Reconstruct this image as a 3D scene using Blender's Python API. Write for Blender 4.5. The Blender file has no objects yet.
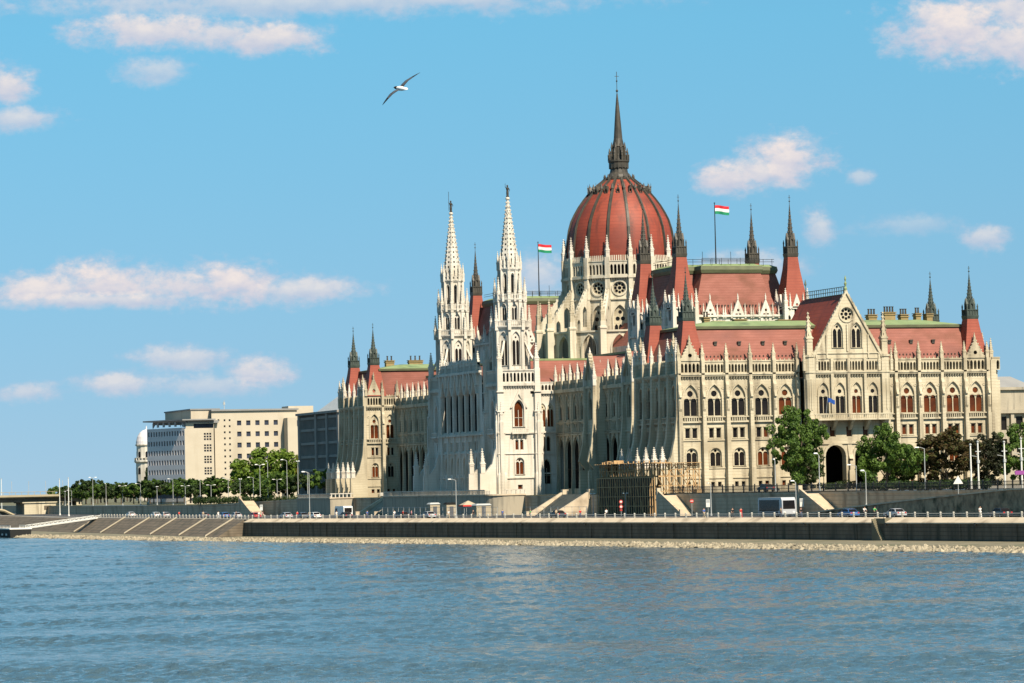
import bpy, math, random
from math import sin, cos, tan, pi, sqrt, atan2, radians as R
from mathutils import Vector, Matrix
from mathutils.geometry import tessellate_polygon

rnd = random.Random(11)
SC = bpy.context.scene
COL = SC.collection
TZ = 8.5      # upper terrace
QZ = 4.4      # lower quay road
CAMP = Vector((-280.15, -759.03, 10.8))

# ------------------------------------------------------------------ helpers
class MB:
    def __init__(s): s.v = []; s.f = []; s.m = []
    def add(s, vs, fs, m=0):
        o = len(s.v); s.v.extend([tuple(p) for p in vs])
        for f in fs: s.f.append(tuple(i + o for i in f)); s.m.append(m)
    def absorb(s, o, m=1):
        s.add(o.v, o.f, m); return s
    def box(s, x0, x1, y0, y1, z0, z1, m=0):
        s.add([(x0,y0,z0),(x1,y0,z0),(x1,y1,z0),(x0,y1,z0),(x0,y0,z1),(x1,y0,z1),(x1,y1,z1),(x0,y1,z1)],
              [(3,2,1,0),(4,5,6,7),(0,1,5,4),(1,2,6,5),(2,3,7,6),(3,0,4,7)], m)
    def fbox(s, fr, u0, u1, d0, d1, z0, z1, m=0):
        P = fr.p
        s.add([P(u0,d1,z0),P(u1,d1,z0),P(u1,d0,z0),P(u0,d0,z0),P(u0,d1,z1),P(u1,d1,z1),P(u1,d0,z1),P(u0,d0,z1)],
              [(3,2,1,0),(4,5,6,7),(0,1,5,4),(1,2,6,5),(2,3,7,6),(3,0,4,7)], m)
    def quad(s, a, b, c, d, m=0): s.add([a,b,c,d], [(0,1,2,3)], m)
    def rings(s, rings, m=0, cap0=True, cap1=True, closed=True):
        n = len(rings[0]); o = len(s.v)
        for r in rings: s.v.extend([tuple(p) for p in r])
        for k in range(len(rings)-1):
            for i in range(n if closed else n-1):
                j = (i+1) % n
                s.f.append((o+k*n+i, o+k*n+j, o+(k+1)*n+j, o+(k+1)*n+i)); s.m.append(m)
        if cap0 and closed: s.f.append(tuple(o+i for i in range(n))[::-1]); s.m.append(m)
        if cap1 and closed: s.f.append(tuple(o+(len(rings)-1)*n+i for i in range(n))); s.m.append(m)
    def lathe(s, cx, cy, prof, n, rot=0.0, m=0, cap0=True, cap1=True):
        """prof = [(radius to vertex, z)]"""
        s.rings([[(cx+r*sin(rot+2*pi*i/n), cy+r*cos(rot+2*pi*i/n), z) for i in range(n)][::-1] for r, z in prof], m, cap0, cap1)
    def sq(s, cx, cy, prof, m=0):
        """square frustum stack, prof=[(half,z)]"""
        s.rings([[(cx-h,cy-h,z),(cx+h,cy-h,z),(cx+h,cy+h,z),(cx-h,cy+h,z)] for h, z in prof], m)
    def tube(s, pts, r, n=6, m=0):
        pts = [Vector(p) for p in pts]; rr = r if isinstance(r, (list, tuple)) else [r]*len(pts); rings = []
        for i, p in enumerate(pts):
            t = (pts[min(i+1, len(pts)-1)] - pts[max(i-1, 0)]).normalized()
            a = t.cross(Vector((0,0,1)))
            if a.length < 1e-3: a = Vector((1,0,0))
            a.normalize(); b = a.cross(t)
            rings.append([p + a*rr[i]*cos(2*pi*k/n) + b*rr[i]*sin(2*pi*k/n) for k in range(n)])
        s.rings(rings, m)
    def panel(s, fr, outer, holes, d1, dep, m=0, sides=False, d0=None):
        """wall sheet at d1 with holes whose reveals go dep inwards; sides: closed plate back to d0"""
        loops = [outer] + list(holes)
        P = [p for l in loops for p in l]
        tr = tessellate_polygon([[Vector((u, z, 0)) for u, z in l] for l in loops])
        vs = [fr.p(u, d1, z) for u, z in P]
        fs = []
        for a, b, c in tr:
            ar = (P[b][0]-P[a][0])*(P[c][1]-P[a][1]) - (P[b][1]-P[a][1])*(P[c][0]-P[a][0])
            fs.append((a, b, c) if ar > 0 else (a, c, b))
        s.add(vs, fs, m)
        for h in (list(holes) + ([outer] if sides else [])):
            dd = dep if not (sides and h is outer) else (d1 - d0)
            n = len(h)
            s.add([fr.p(u, d1, z) for u, z in h] + [fr.p(u, d1-dd, z) for u, z in h],
                  [(i, (i+1) % n, n+(i+1) % n, n+i) for i in range(n)], m)
    def prof(s, fr, pts, u0, u1, m=0):
        """(d,z) outline swept along u"""
        n = len(pts)
        s.rings([[fr.p(u0, d, z) for d, z in pts], [fr.p(u1, d, z) for d, z in pts]], m)
    def mesh(s, name, mats, smooth=False):
        me = bpy.data.meshes.new(name)
        me.from_pydata(s.v, [], s.f)
        for mt in mats: me.materials.append(mt)
        me.polygons.foreach_set('material_index', s.m)
        if smooth: me.polygons.foreach_set('use_smooth', [True]*len(s.f))
        me.validate(); me.update()
        return me

class Fr:
    """facade frame: u along the wall, d outwards, z up"""
    def __init__(s, o, u):
        s.o = o; s.u = u; s.n = (u[1], -u[0])
    def p(s, u, d, z): return (s.o[0]+s.u[0]*u+s.n[0]*d, s.o[1]+s.u[1]*u+s.n[1]*d, z)
    def ang(s): return atan2(s.u[1], s.u[0])
FR0 = Fr((0, 0), (1, 0))
def fr_az(cx, cy, az, ap):
    """face of a polygon at compass azimuth az (deg), apothem ap"""
    a = R(az)
    return Fr((cx+ap*sin(a), cy+ap*cos(a)), (-cos(a), sin(a)))

def props(o, label=None, cat=None, group=None, kind=None):
    if label: o['label'] = label
    if cat: o['category'] = cat
    if group: o['group'] = group
    if kind: o['kind'] = kind
    return o
def obj(name, mesh, parent=None, loc=None, rz=0.0):
    o = bpy.data.objects.new(name, mesh); COL.objects.link(o)
    if parent is not None: o.parent = parent
    if loc is not None: o.location = loc
    if rz: o.rotation_euler[2] = rz
    return o
def mk(name, mb, mats, parent=None, smooth=False, world=False):
    """world: vertices are in world space, cancel the root's own location"""
    o = obj(name, mb.mesh(name, mats if isinstance(mats, (list, tuple)) else [mats], smooth), parent)
    if world and parent is not None and parent.parent is None: o.location = -parent.location
    return o
def thing(name, label, cat, loc=(0,0,0), rz=0.0, group=None):
    o = bpy.data.objects.new(name, None); COL.objects.link(o)
    o.location = loc; o.rotation_euler[2] = rz; o.empty_display_size = 0.5
    return props(o, label, cat, group)
def kids(o): return [c for c in ALLCH.get(o.name, [])]
ALLCH = {}
def copy_tree(o, loc=None, rz=None, label=None, scale=None, parent=None, mats=None):
    c = o.copy(); COL.objects.link(c)
    if parent is not None: c.parent = parent
    if loc is not None: c.location = loc
    if rz is not None: c.rotation_euler[2] = rz
    if scale is not None: c.scale = scale if isinstance(scale, (tuple, list)) else (scale,)*3
    if label: c['label'] = label
    for ch in o.children:
        k = copy_tree(ch, parent=c)
    if mats: paint(c, mats)
    return c
def paint(root, mats):
    """object-level paint of a part kind: {'body': material}"""
    for ch in root.children:
        key = ch.name.split('.')[0]
        if key in mats:
            ch.material_slots[0].link = 'OBJECT'; ch.material_slots[0].material = mats[key]

# ------------------------------------------------------------------ materials
def nodes_of(name):
    m = bpy.data.materials.new(name); m.use_nodes = True
    nt = m.node_tree; b = nt.nodes['Principled BSDF']
    return m, nt, b
def mat(name, c1, c2=None, scale=(1,1,1), rough=0.8, spec=0.3, metal=0.0, bump=0.0, bscale=4.0, mid=0.5, wid=0.25, c3=None, s3=(0.15,0.15,0.15), detail=4.0, lines=None, big=None):
    m, nt, b = nodes_of(name); N = nt.nodes; L = nt.links
    c1, c2, c3 = (tuple(x*ALB for x in c) if c else None for c in (c1, c2, c3))
    if lines: lines = (*lines[:2], tuple(x*ALB for x in lines[2]), lines[3])
    b.inputs['Roughness'].default_value = rough; b.inputs['Metallic'].default_value = metal
    b.inputs['Specular IOR Level'].default_value = spec
    if c2 is None and not bump:
        b.inputs['Base Color'].default_value = (*c1, 1); return m
    geo = N.new('ShaderNodeNewGeometry')
    def noise(sc, det=detail):
        mp = N.new('ShaderNodeMapping'); mp.inputs['Scale'].default_value = sc
        L.new(geo.outputs['Position'], mp.inputs['Vector'])
        n = N.new('ShaderNodeTexNoise'); n.inputs['Scale'].default_value = 1; n.inputs['Detail'].default_value = det
        L.new(mp.outputs[0], n.inputs['Vector']); return n.outputs['Fac']
    def ramp(f, lo, hi):
        r = N.new('ShaderNodeMapRange'); r.inputs['From Min'].default_value = lo; r.inputs['From Max'].default_value = hi
        L.new(f, r.inputs['Value']); return r.outputs['Result']
    def mix(f, a, c):
        x = N.new('ShaderNodeMix'); x.data_type = 'RGBA'; L.new(f, x.inputs['Factor'])
        for inp, val in ((x.inputs[6], a), (x.inputs[7], c)):
            if isinstance(val, tuple): inp.default_value = (*val, 1)
            else: L.new(val, inp)
        return x.outputs[2]
    col = mix(ramp(noise(scale), mid-wid, mid+wid), c1, c2 or c1)
    if big: col = mix(ramp(noise((.11,.11,.16), 3), .48, .66), col, tuple(x*ALB for x in big))
    if c3: col = mix(ramp(noise(s3), 0.52, 0.70), col, c3)
    if lines:
        axis, per, cl, wdt = lines
        sep = N.new('ShaderNodeSeparateXYZ'); L.new(geo.outputs['Position'], sep.inputs[0])
        md = N.new('ShaderNodeMath'); md.operation = 'PINGPONG'; L.new(sep.outputs[axis], md.inputs[0]); md.inputs[1].default_value = per/2
        r = ramp(md.outputs[0], wdt, wdt*0.3); col = mix(r, col, cl)
    L.new(col, b.inputs['Base Color'])
    if bump:
        bp = N.new('ShaderNodeBump'); bp.inputs['Strength'].default_value = bump; bp.inputs['Distance'].default_value = 0.1
        L.new(noise((bscale,)*3), bp.inputs['Height']); L.new(bp.outputs[0], b.inputs['Normal'])
    return m

ALB = .80     # the whole place is exposed about two thirds of a stop up
M = {}
M['stone'] = mat('stone_limestone', (.465,.405,.285), (.585,.525,.39), (.5,.5,.12), c3=(.22,.185,.13), s3=(.8,.8,.07), bump=.35, bscale=2.5, lines=(2,.62,(.40,.345,.24),.06), big=(.38,.325,.225))
M['white_stone'] = mat('stone_pale', (.57,.53,.46), (.69,.65,.575), (.5,.5,.15), c3=(.38,.345,.285), s3=(1.0,1.0,.08), bump=.25, bscale=3, lines=(2,.62,(.56,.51,.425),.05), big=(.53,.485,.40))
M['drum_stone'] = mat('stone_drum', (.53,.475,.36), (.66,.605,.48), (.5,.5,.12), c3=(.30,.26,.18), s3=(.8,.8,.07), bump=.3, bscale=2.5, lines=(2,.62,(.52,.47,.38),.05), big=(.49,.445,.355))
M['grey_stone'] = mat('stone_grey', (.33,.29,.22), (.42,.37,.28), (.5,.5,.15), c3=(.22,.20,.16), s3=(.9,.9,.12), bump=.25, bscale=3)
M['tile'] = mat('roof_tile', (.222,.074,.052), (.295,.112,.084), (.45,.45,.9), rough=.75, c3=(.165,.062,.038), s3=(.16,.16,.3), bump=.6, bscale=5, lines=(2,.55,(.19,.066,.046),.06), big=(.185,.070,.054))
M['dome_tile'] = mat('dome_tile', (.225,.040,.021), (.30,.062,.034), (.25,.25,.5), rough=.6, bump=.25, bscale=5, c3=(.13,.034,.022), s3=(.55,.55,.05), lines=(2,.8,(.19,.038,.022),.08), big=(.185,.040,.026))
M['turret_tile'] = mat('turret_tile', (.235,.048,.028), (.31,.075,.044), (.6,.6,.4), rough=.65, bump=.3, bscale=5, lines=(2,.6,(.22,.05,.03),.08))
M['copper'] = mat('patina_copper', (.17,.235,.10), (.26,.32,.15), (.3,.3,.3), rough=.6, c3=(.11,.15,.08), s3=(.25,.25,.25))
M['copper_edge'] = mat('dark_copper_edge', (.075,.085,.045), (.13,.14,.075), (.5,.5,1.0), rough=.6)  # dark band along the lower edge of the copper decks
M['dark_copper'] = mat('dark_patina', (.026,.036,.032), (.060,.080,.066), (1.2,1.2,.7), rough=.55)
M['bronze'] = mat('dark_bronze', (.035,.032,.026), (.075,.065,.05), (1.0,1.0,.6), rough=.5)
M['gable_lead'] = mat('lead_edge', (.10,.12,.10), (.16,.18,.14), (1,1,1), rough=.6)
M['shade_and_goods'] = mat('shade_and_goods_black', (.008,.008,.008), (.016,.015,.014), (2,2,2), spec=.1)  # near-black painted as deep shade behind openings; also the goods on a cabin
M['chimney'] = mat('chimney_brick', (.24,.17,.075), (.31,.23,.11), (1,1,1), bump=.3)
M['iron'] = mat('wrought_iron', (.018,.018,.018), rough=.5)
def glassy(name, c1, c2):
    m = mat(name, c1, c2, (.35,.35,.5), rough=.2, spec=.12); return m
M['pane'] = glassy('window_pane', (.006,.006,.008), (.022,.018,.016))
M['pane_red'] = glassy('window_pane_with_wood', (.15,.038,.010), (.045,.015,.008))
M['glass_blue'] = glassy('window_band_glass', (.022,.028,.045), (.06,.07,.10))

# ------------------------------------------------------------------ outlines
def rect(u, z, w, h): return [(u-w/2, z), (u+w/2, z), (u+w/2, z+h), (u-w/2, z+h)]
def pointed(u, z, w, h, n=5):
    sp = z + h - .866*w
    pts = [(u-w/2, z), (u+w/2, z)]
    for k in range(n+1):
        a = R(60)*k/n; pts.append((u - w/2 + w*cos(a), sp + w*sin(a)))
    for k in range(1, n+1):
        a = R(60)*(n-k)/n; pts.append((u + w/2 - w*cos(a), sp + w*sin(a)))
    return pts
def rounded(u, z, w, h, n=9):
    sp = z + h - w/2
    return [(u-w/2, z), (u+w/2, z)] + [(u + w/2*cos(pi*k/n), sp + w/2*sin(pi*k/n)) for k in range(n+1)]
def circ(u, z, r, n=12): return [(u + r*cos(2*pi*k/n), z + r*sin(2*pi*k/n)) for k in range(n)]

# ------------------------------------------------------------------ registries (the 100 that show largest become parts of their own)
QUEUE = {'window': [], 'pinnacle': []}
PROTO = {}
def win_proto(kind, red=False, stone='stone'):
    key = (kind, red, stone)
    if key in PROTO: return PROTO[key]
    typ, w, h = kind
    fr = MB(); pn = MB()
    if typ == 'main':        # two lancets under a circle
        out = pointed(0, 0, w, h)
        holes = [pointed(-w*.245, .10, w*.425, h*.58, 3), pointed(w*.245, .10, w*.425, h*.58, 3), circ(0, h*.715, w*.205, 10)]
    elif typ == 'round2':
        out = rounded(0, 0, w, h)
        holes = [rounded(-w*.24, .10, w*.42, h*.74, 5), rounded(w*.24, .10, w*.42, h*.74, 5), circ(0, h*.85, w*.13, 8)]
    elif typ == 'tall':      # dome drum tracery: three lancets and three circles
        out = pointed(0, 0, w, h)
        holes = [pointed(-w*.31, .1, w*.26, h*.63, 3), pointed(0, .1, w*.26, h*.63, 3), pointed(w*.31, .1, w*.26, h*.63, 3),
                 circ(-w*.2, h*.74, w*.17, 10), circ(w*.2, h*.74, w*.17, 10), circ(0, h*.865, w*.15, 10)]
    elif typ == 'lancet':
        out = pointed(0, 0, w, h); holes = [pointed(0, .08, w*.76, h*.92, 4)]
    elif typ == 'pair':
        out = pointed(0, 0, w, h); holes = [pointed(-w*.24, .08, w*.38, h*.74, 3), pointed(w*.24, .08, w*.38, h*.74, 3), circ(0, h*.83, w*.13, 8)]
    elif typ == 'arch':
        out = pointed(0, 0, w, h)
        holes = [pointed(0, .1, w*.82, h*.93, 5)]
    elif typ == 'rose':
        out = circ(0, 0, w/2, 16)
        holes = [circ(0, 0, w*.15, 8)] + [circ(w*.325*cos(2*pi*k/8), w*.325*sin(2*pi*k/8), w*.118, 8) for k in range(8)]
    elif typ == 'rect':
        out = rect(0, 0, w, h); holes = [rect(0, .07, w*.84, h*.9)]
    else:
        out = rect(0, 0, w, h); holes = []
    if holes:
        fr.panel(FR0, out, holes, -.22, .14)
        if typ in ('arch',):
            fr.fbox(FR0, -w*.41, w*.41, -.36, -.27, h*.33, h*.33+.08); fr.fbox(FR0, -.05, .05, -.36, -.27, 0.1, h*.62)
    pn.panel(FR0, out, [], -.42, 0)
    st = M[stone]
    a = fr.mesh('tracery', [st]) if holes else None
    b = pn.mesh('window', [M['pane_red'] if red else M['pane']])
    PROTO[key] = (b, a); return PROTO[key]
def qwin(kind, pos, ang, red=False, stone='stone'):
    px = kind[1]*kind[2] / max(1, (Vector(pos)-CAMP).length)**2
    f = Vector((sin(ang), -cos(ang), 0)); v = (CAMP-Vector(pos)); v.z = 0
    px *= max(0, f.dot(v.normalized()))
    QUEUE['window'].append((px, win_proto(kind, red, stone), pos, ang))
def win_hole(typ, u, z, w, h):
    return {'main': pointed, 'tall': pointed, 'lancet': pointed, 'pair': pointed, 'arch': pointed, 'round2': rounded}[typ](u, z, w, h) if typ in ('main','tall','lancet','pair','arch','round2') else (circ(u, z, w/2, 16) if typ == 'rose' else rect(u, z, w, h))
def put(mb, fr, outer, wins, d=0.0, dep=.44, red=0.0, stone='stone', m=0, open_holes=()):
    """wall sheet with real window openings; every window is queued as its own part"""
    holes = []
    for typ, u, z, w, h in wins:
        holes.append(win_hole(typ, u, z, w, h))
        p = fr.p(u, d, z)
        qwin((typ, round(w, 2), round(h, 2)), p, fr.ang(), rnd.random() < red, stone)
    mb.panel(fr, outer, holes + list(open_holes), d, dep, m)
def hood(mb, fr, fn, u, z, w, h, d0=0.0, d1=.2, t=.32, m=0):
    mb.panel(fr, fn(u, z, w+2*t, h+t*1.1), [fn(u, z+.01, w+.02, h+.01)], d1, d1-d0, m, sides=True, d0=d0)

def pin_mesh(stone):
    key = ('pin', stone)
    if key in PROTO: return PROTO[key]
    mb = MB()
    mb.sq(0, 0, [(.40,0),(.40,.36),(.50,.37),(.50,.40),(.34,.41),(.30,.46),(.05,.93),(.05,.95)])
    for a in range(4):                       # gablets
        fr = Fr((0, 0), (cos(a*pi/2), sin(a*pi/2)))
        mb.prof(Fr(fr.p(-.0, .40, 0)[:2], fr.u), [(0,.30),(.06,.30),(.06,.42),(0,.52)], -.10, .10)
        mb.prof(Fr(fr.p(0, .40, 0)[:2], fr.u), [(0,.30),(.05,.30),(.05,.40),(0,.44)], -.34, .34)
    for z, r in ((.55,.27),(.65,.21),(.75,.15),(.84,.11)):   # crockets
        for sx, sy in ((1,1),(1,-1),(-1,1),(-1,-1)):
            mb.sq(sx*r, sy*r, [(.055,z),(.075,z+.03),(.02,z+.05)])
    mb.sq(0, 0, [(.05,.94),(.13,.955),(.13,.97),(.04,.98),(.03,1.0)])
    PROTO[key] = mb.mesh('pinnacle', [M[stone]]); return PROTO[key]
def pin(x, y, z, w, h, stone='stone', vis=1.0):
    s = w*h*vis/(Vector((x,y,z))-CAMP).length**2
    QUEUE['pinnacle'].append((s, pin_mesh(stone), (x,y,z), (w,w,h)))

# ------------------------------------------------------------------ the parliament
B = thing('parliament_building', 'vast pale gothic parliament with red dome and white spires along the riverbank', 'building', (0,0,TZ))

def strings(mb, fr, u0, u1, lst, m=0):
    for z0, z1, d in lst: mb.fbox(fr, u0, u1, 0.01, d, z0, z1, m)
def corbels(mb, fr, u0, u1, z0, z1, d, step=.55, w=.24, m=0):
    n = max(1, int((u1-u0)/step))
    for k in range(n):
        u = u0 + (k+.5)*(u1-u0)/n
        mb.prof(fr, [(0.01,z0),(d*.35,z0),(d,z1),(0.01,z1)], u-w/2, u+w/2, m)
def gallery(mb, fr, u0, u1, z0, z1, n, dark, d=0.0, dep=.7, m=0, top=.42):
    w = (u1-u0)/n*.71
    holes = [pointed(u0+(k+.5)*(u1-u0)/n, z0+.18, w, z1-z0-.18-top, 3) for k in range(n)]
    mb.panel(fr, rect((u0+u1)/2, z0, u1-u0, z1-z0), holes, d, dep, m)
    dark.panel(fr, rect((u0+u1)/2, z0+.01, u1-u0-.02, z1-z0-.02), [], d-dep-.02, 0)  # near-black sheet behind the openings, shade put into its colour
    mb.fbox(fr, u0, u1, -.6, d+.12, z1, z1+.18, m)

def std_facade(fr, edges, mb, dark, stone='stone', red=(0,0,0), ground=True, skip_gal=(), butt=True, pins=True, basement=True, main_w=2.95, mainred=None):
    n = len(edges)-1
    for i in range(n):
        u0, u1 = edges[i], edges[i+1]; uc = (u0+u1)/2; bw = u1-u0
        mw = min(main_w, bw*.64)
        wins = [('main', uc, 23.2, mw, 6.1),
                ('rect', uc-.68*mw/2.7, 18.95, .9*mw/2.7, 2.0), ('rect', uc+.68*mw/2.7, 18.95, .9*mw/2.7, 2.0)]
        if ground: wins.append(('round2', uc, 13.45, 2.15*mw/2.7, 3.6))
        if basement: wins += [('rect', uc-.7, 9.5, .75, 1.0), ('rect', uc+.7, 9.5, .75, 1.0)]
        rr = mainred[i] if mainred else 0
        holes_red = rr
        put(mb, fr, rect(uc, TZ-.5, bw, 30.9-TZ+.5), wins, 0, .44, holes_red, stone)
        hood(mb, fr, pointed, uc, 23.2, mw, 6.1, t=.34, d1=.22)
        if ground: hood(mb, fr, rounded, uc, 13.45, 2.15*mw/2.7, 3.6, t=.25, d1=.16)
        for du in (-.68*mw/2.7, .68*mw/2.7):
            mb.fbox(fr, uc+du-.6*mw/2.7, uc+du+.6*mw/2.7, .01, .16, 18.8, 18.94)
            mb.fbox(fr, uc+du-.55*mw/2.7, uc+du+.55*mw/2.7, .01, .12, 20.97, 21.12)
        # carved spandrel roundels
        for du in (-bw*.36, bw*.36):
            mb.panel(fr, circ(uc+du, 28.7, .32, 8), [circ(uc+du, 28.7, .15, 8)], .09, .08, 0, sides=True, d0=0)
        if i not in skip_gal: gallery(mb, fr, u0+.45, u1-.45, 31.5, 33.7, 6 if bw > 4 else 5, dark, d=.12)
        # fine cresting on the parapet
        for k in range(5):
            uk = u0 + .6 + (bw-1.2)*k/4
            mb.fbox(fr, uk-.10, uk+.10, -.1, .12, 33.88, 34.25)
    U0, U1 = edges[0], edges[-1]
    strings(mb, fr, U0, U1, [(11.15,11.42,.18),(13.05,13.28,.16),(18.45,18.72,.2),(21.95,22.25,.42),(22.95,23.15,.5),(26.62,26.76,.08),(30.9,31.18,.55),(31.18,31.5,.7)])
    # balcony parapet with balusters in front of the main windows
    for i in range(n):
        uc = (edges[i]+edges[i+1])/2
        for k in range(7):
            uk = uc-1.4+2.8*k/6
            mb.fbox(fr, uk-.09, uk+.09, .24, .44, 22.25, 22.95)
    corbels(mb, fr, U0, U1, 30.35, 30.9, .5)
    mb.fbox(fr, U0, U1, -.9, .10, 33.9, 33.97)
    if butt:
        for j, u in enumerate(edges):
            if butt is True or j in butt:
                mb.fbox(fr, u-.48, u+.48, .0, 1.3, TZ-.5, 13.2); mb.fbox(fr, u-.38, u+.38, 0, 1.1, 13.2, 23.05)
                mb.prof(fr, [(0,23.05),(1.0,23.05),(1.0,29.2),(.7,29.9),(.7,31.45),(0,31.45)], u-.32, u+.32)
                mb.fbox(fr, u-.34, u+.34, -.3, .9, 31.5, 33.95)
                # statue niche
                mb.fbox(fr, u-.17, u+.17, 1.0, 1.22, 24.6, 26.3); mb.prof(fr, [(1.0,26.9),(1.35,26.9),(1.0,28.1)], u-.25, u+.25)
                mb.prof(fr, [(1.0,24.1),(1.25,24.6),(1.0,24.6)], u-.22, u+.22)
                if pins: x, y, _ = fr.p(u, .35, 0); pin(x, y, 33.9, .85, 3.4, stone)

def w_buttress(mb, fr, u, stone, w=.9, top=31.4, spike=True, hs=17.5, far=3.7):
    """flared river-side buttress with a free pinnacle on its foot"""
    mb.prof(fr, [(0,TZ-.5),(far+.8,TZ-.5),(far+.7,13.4),(far-.6,13.6),(2.1,15.4),(1.2,19),(.75,23.5),(.55,top),(0,top)], u-w/2, u+w/2)
    if spike:
        x, y, _ = fr.p(u, far, 0); pin(x, y, 13.4, 1.25, hs-13.4, stone, 1.6)

def turret(cx, cy, z0, h0, z1, h1, ztip, metal='dark_copper'):
    """square red pyramid stump, dark lantern collar, needle spire"""
    mb = MB()
    mb.sq(cx, cy, [(h0,z0),(h0*.90,z0+.15*(z1-z0)),(h1*1.25,z0+.75*(z1-z0)),(h1,z1)])
    t = mk('turret', mb, M['turret_tile'], B, world=True)
    L = ztip - z1
    mb = MB()
    mb.sq(cx, cy, [(h1*1.0,z1-.3),(h1*1.08,z1),(h1*1.14,z1+.05*L),(h1*1.02,z1+.06*L),(h1*.98,z1+.15*L),(h1*1.1,z1+.16*L),(h1*1.1,z1+.18*L)])
    for a in range(4):
        ang = a*pi/2
        fr = Fr((cx, cy), (cos(ang), sin(ang)))
        for k in range(5): mb.fbox(fr, -h1+k*h1*.5-.06, -h1+k*h1*.5+.06, h1*.98, h1*1.1, z1+.06*L, z1+.155*L)
        x, y, _ = fr.p(h1*.98, h1*.98, 0)
        mb.sq(x, y, [(.10,z1+.16*L),(.10,z1+.23*L),(.14,z1+.235*L),(.02,z1+.30*L)])
        # lucarne with its own little gable
        mb.panel(fr, [(-h1*.45,z1+.17*L),(h1*.45,z1+.17*L),(h1*.45,z1+.30*L),(0,z1+.42*L),(-h1*.45,z1+.30*L)], [pointed(0,z1+.19*L,h1*.42,.12*L,3)], h1*.86, .2, 0, sides=True, d0=h1*.2)
    mk('collar', mb, M[metal], t)
    mb = MB()
    mb.lathe(cx, cy, [(h1*.82,z1+.17*L),(h1*.68,z1+.30*L),(h1*.45,z1+.46*L),(h1*.24,z1+.68*L),(.06,z1+.93*L)], 8, R(22.5))
    for k in range(8):                       # raised seams and crockets up the edges
        for q in range(7):
            f = q/7; r = h1*(.54*(1-f)**1.15+.06); zz = z1+(.36+.5*f)*L
            x = cx + r*sin(R(22.5+45*k)); y = cy + r*cos(R(22.5+45*k))
            mb.sq(x, y, [(.04,zz),(.075,zz+.12),(.02,zz+.25)])
    mb.tube([(cx,cy,z1+.92*L),(cx,cy,ztip+.10*L)], .055, 5)
    mb.lathe(cx, cy, [(.02,ztip-.35),(.2,ztip-.15),(.02,ztip+.05)], 6)
    mb.box(cx-.25, cx+.25, cy-.03, cy+.03, ztip+.05*L, ztip+.05*L+.08)
    mk('spire', mb, M[metal], t)
    return t

def mansard(mb, x0, x1, y0, y1, z0, z1, ins, m=0, cap=True):
    i = ins if isinstance(ins, (tuple, list)) else (ins,)*4      # W,E,S,N insets
    mb.rings([[(x0,y0,z0),(x1,y0,z0),(x1,y1,z0),(x0,y1,z0)], [(x0+i[0],y0+i[2],z1),(x1-i[1],y0+i[2],z1),(x1-i[1],y1-i[3],z1),(x0+i[0],y1-i[3],z1)]], m, False, cap)

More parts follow.
